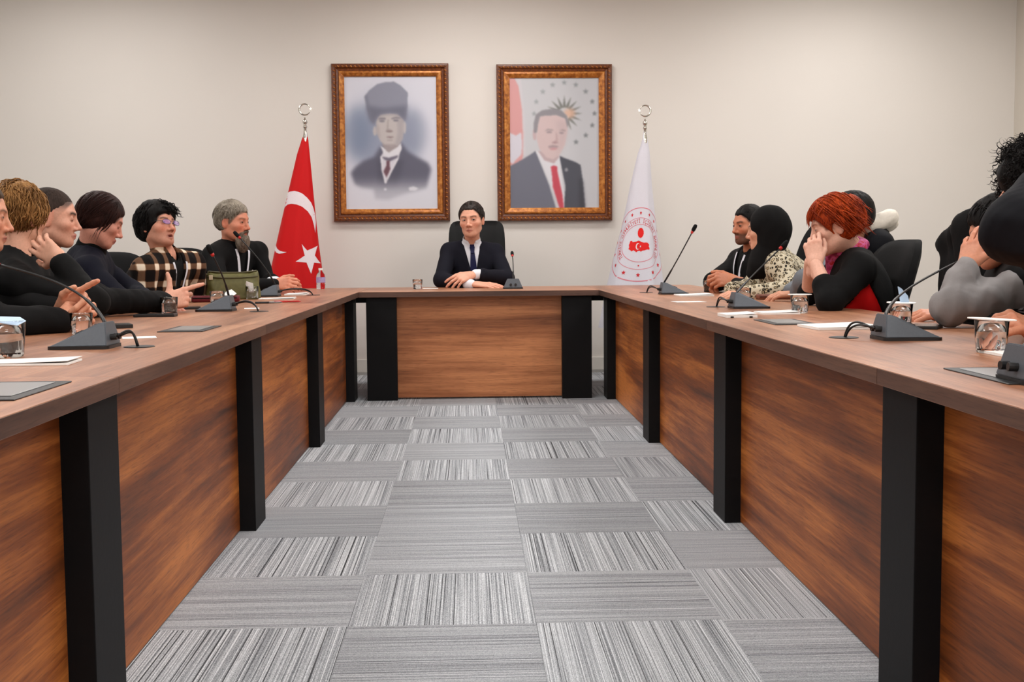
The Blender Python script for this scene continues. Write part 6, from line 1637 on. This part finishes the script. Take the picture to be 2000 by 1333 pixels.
person('person in a grey sweatshirt hiding the face behind a raised hand',
    dict(pos=(1.823, 3.980, 1.045), yaw=D(160), pitch=D(-16), roll=D(0), s=1.02, hair_col=(30, 22, 18), eyes_open=0.2),
    dict(neck=(1.916, 4.020, 0.938), pelvis=(2.02, 4.1, 0.56), shL=(1.817, 3.780, 0.881), shR=(1.999, 4.260, 0.883), elL=(1.534, 3.700, 0.797), elR=(1.876, 4.280, 0.759), wrL=(1.614, 3.760, 0.913), wrR=(1.681, 4.080, 0.757)),
    [pullover(GREY_SWEAT, 0.016, 0.009, 6, 0.062, name='grey_sweatshirt', freq=34, res=0.0075), dict(name='black_vest', fn=lambda b: (lambda t, c: (lambda P: smax(t(P), -c(P), 0.006)))(b.torso(0.030, False), b.neckcut(0.072)), mat=BLACK_COTTON, res=0.011)],
    hands=[dict(pos=(1.621, 3.770, 0.926), dir=A((1.693, 3.840, 1.080))-A((1.621, 3.770, 0.926)), nor=(-0.75, -0.65, 0.1), side='L', curl=[(0.15, 0.2, 0.1), (0.1, 0.15, 0.1), (0.2, 0.25, 0.15), (0.3, 0.4, 0.2)], spread=0.16, s=1.0, res=0.0031),
           dict(pos=(1.684, 4.080, 0.757), dir=(-1, -0.2, 0), nor=(0, -0.3, 1), side='R', curl='relax')],
    hair=[dict(kind='shell', mat=H_BLACK, t=0.014, top=0.016, low=-0.06, line=(0.086, 0.055), tilt=0.5, amp=0.003, freq=90, lump=0.004),
          dict(kind='locks', mat=H_BLACK, n=120, len=0.06, w=0.005, off=0.015, comb=(0, 0.4, -0.6), mess=0.5, where=lambda d: d[2] > 0.0 and (d[1] < 0.5 or d[2] > 0.6), grav=0.3)],
    skin=(208, 140, 110), w=1.0, band=[dict(on='black_vest', side=-1, name='white_print', path=[(0.02, -0.03), (0.03, -0.07), (0.0, -0.10)], w=[0.03, 0.05, 0.02]), dict(on='black_vest', side=-1, name='white_print', path=[(-0.03, -0.05), (-0.02, -0.09)], w=[0.02, 0.03])])
def puffy(b):
    t = fold_fn(union([(b.torso(0.02, True), 0), (cap(b.j['shL'], b.j['elL'], 0.085, 0.072), 0.03), (cap(b.j['elL'], b.j['wrL'], 0.084, 0.080), 0.10)]), 0.012, 17, 3, (0.4, 1, 1)); nc = b.neckcut(0.065)
    return lambda P: smax(t(P), -nc(P), 0.006)
person('person with dark curly hair in a navy jacket at the right edge, arm raised',
    dict(pos=(1.640, 3.320, 1.162), yaw=D(170), pitch=D(0), roll=D(0), s=1.04, hair_col=(30, 22, 20), eyes_open=0.5),
    dict(neck=(1.715, 3.340, 1.007), pelvis=(1.92, 3.35, 0.56), shL=(1.628, 3.140, 0.964), shR=(1.826, 3.600, 0.953), elL=(1.445, 3.020, 1.038), elR=(1.765, 3.500, 0.744), wrL=(1.594, 3.120, 1.170), wrR=(1.534, 3.120, 0.768)),
    [dict(name='navy_jacket', fn=puffy, mat=NAVY_JACKET, res=0.0085)],
    hands=[dict(pos=(1.524, 3.100, 0.767), dir=A((1.402, 3.020, 0.795))-A((1.527, 3.100, 0.755)), nor=(-0.1, -0.7, 0.7), side='R', curl=[(0.3, 0.5, 0.3), (0.5, 0.6, 0.3), (0.6, 0.7, 0.4), (0.8, 0.8, 0.4)], spread=0.14, s=1.12, res=0.003, thumb=[(-0.024, 0.024, 0.002), (-0.046, 0.052, 0.012), (-0.050, 0.084, 0.020), (-0.044, 0.108, 0.024)]),
           dict(pos=(1.596, 3.120, 1.178), dir=(0.05, 0.3, 0.9), nor=(-0.2, -1, 0.3), side='L', curl='half', s=1.0)],
    hair=[dict(kind='shell', mat=H_BLACK, t=0.032, top=0.030, low=-0.06, line=(0.110, 0.03), tilt=0.5, amp=0.007, freq=75, lump=0.014, ears=False),
          dict(kind='locks', mat=H_BLACK, n=950, len=0.062, w=0.0030, off=0.034, comb=(0, 0, -0.2), mess=0.9, where=lambda d: d[2] > -0.5 and d[1] < 0.85, grav=0.2, curl=1.1, cf=0.95, lift=0.30, seg=12)],
    skin=(200, 134, 104), w=1.0)

# ---- chairs, coats
t = office_chair('executive_chair', 0.226, 9.0, 0.85, 0.395, BLACK_LEATHER); t.location = (0.065, 9.0, 0); t.rotation_euler = (0, 0, D(-90))
tag(t, 'black leather high-backed chair behind the person in the navy suit', 'chair')
chair('black chair of the grey-bearded person by the red flag', -1.80, 8.06, D(-52), 1.03)
chair('black chair turned to the camera behind the person in plaid', -1.83, 6.62, D(-48))
chair('black chair of the person in the navy sweater', -2.02, 5.6, D(10))
chair('black chair of the person with cropped hair', -2.02, 5.02, D(5))
chair('black chair of the person with dark-blond hair', -2.05, 4.5, D(10))
chair('black chair at the left edge of the frame', -2.05, 3.98, D(5))
chair('black chair of the bearded person on the right run', 1.96, 7.45, D(195), 1.20)
chair('black chair with rounded back behind the leopard-print blouse', 1.90, 6.62, D(188))
chair('black chair bearing a dark coat with a cream hood', 1.80, 6.12, D(182))
chair('black chair behind the red-haired person, upright back in plain view', 1.57, 5.2, D(184), 1.02)
chair('empty black chair with a black jacket hung over its back', 1.74, 4.72, D(176))
chair('black chair of the person in the grey sweatshirt', 2.06, 4.1, D(175))
chair('black chair at the right edge of the frame', 1.96, 3.3, D(180))
def coat(name, label, fn, lo, hi, m, base, extra=(), res=0.010):
    base = A(base); V, F = net(fn, lo, hi, res)
    o = mesh_obj(name, V-base, F, m, None, True, tuple(base)); tag(o, label, 'coat')
    for nm, f2, l2, h2, m2 in extra:
        V, F = net(f2, l2, h2, res); mesh_obj(nm, V-base, F, m2, o, True)
    return o
c0 = A((2.112, 5.950, 1.132)); c1 = A((2.055, 5.950, 1.033))
cf = lambda P: fold_fn(union([(cap(c1+A(0.0, -0.16, -0.02), c1+A(0.02, 0.12, 0.0), 0.070), 0), (ell(c1+A(0.04, 0, -0.16), (0.07, 0.17, 0.22)), 0.05)]), 0.008, 22, 2)(P)
hf_ = lambda P: fold_fn(union([(cap(A((2.029, 5.900, 1.105)), A((2.136, 5.900, 1.151)), 0.040, 0.045), 0), (ell(c0+A(0.0, 0.05, -0.01), (0.10, 0.10, 0.05)), 0.03)]), 0.006, 40, 5)(P)
coat('coat', 'dark coat with cream fleece hood over the chair behind the red-haired person', cf, c1-A(0.25, 0.35, 0.5), c1+A(0.35, 0.35, 0.2), NAVY_JACKET, c1-A(0, 0, 0.4), [('fleece_hood', hf_, c0-A(0.25, 0.25, 0.2), c0+A(0.25, 0.25, 0.2), CREAM_FUR)])
j1 = A((1.903, 4.550, 0.919))
jf = lambda P: fold_fn(union([(cap(A((1.930, 4.700, 1.004)), A((1.926, 4.440, 1.076)), 0.040, 0.055), 0), (ell(j1+A(0.05, 0.02, -0.07), (0.070, 0.18, 0.24)), 0.04), (cap(A((1.930, 4.440, 1.056)), A((1.921, 4.420, 0.881)), 0.07, 0.06), 0.04)]), 0.009, 24, 8)(P)
coat('jacket', 'black jacket hung over the back of the empty chair', jf, j1-A(0.3, 0.45, 0.5), j1+A(0.4, 0.45, 0.45), BLACK_COTTON, j1-A(0, 0, 0.4))
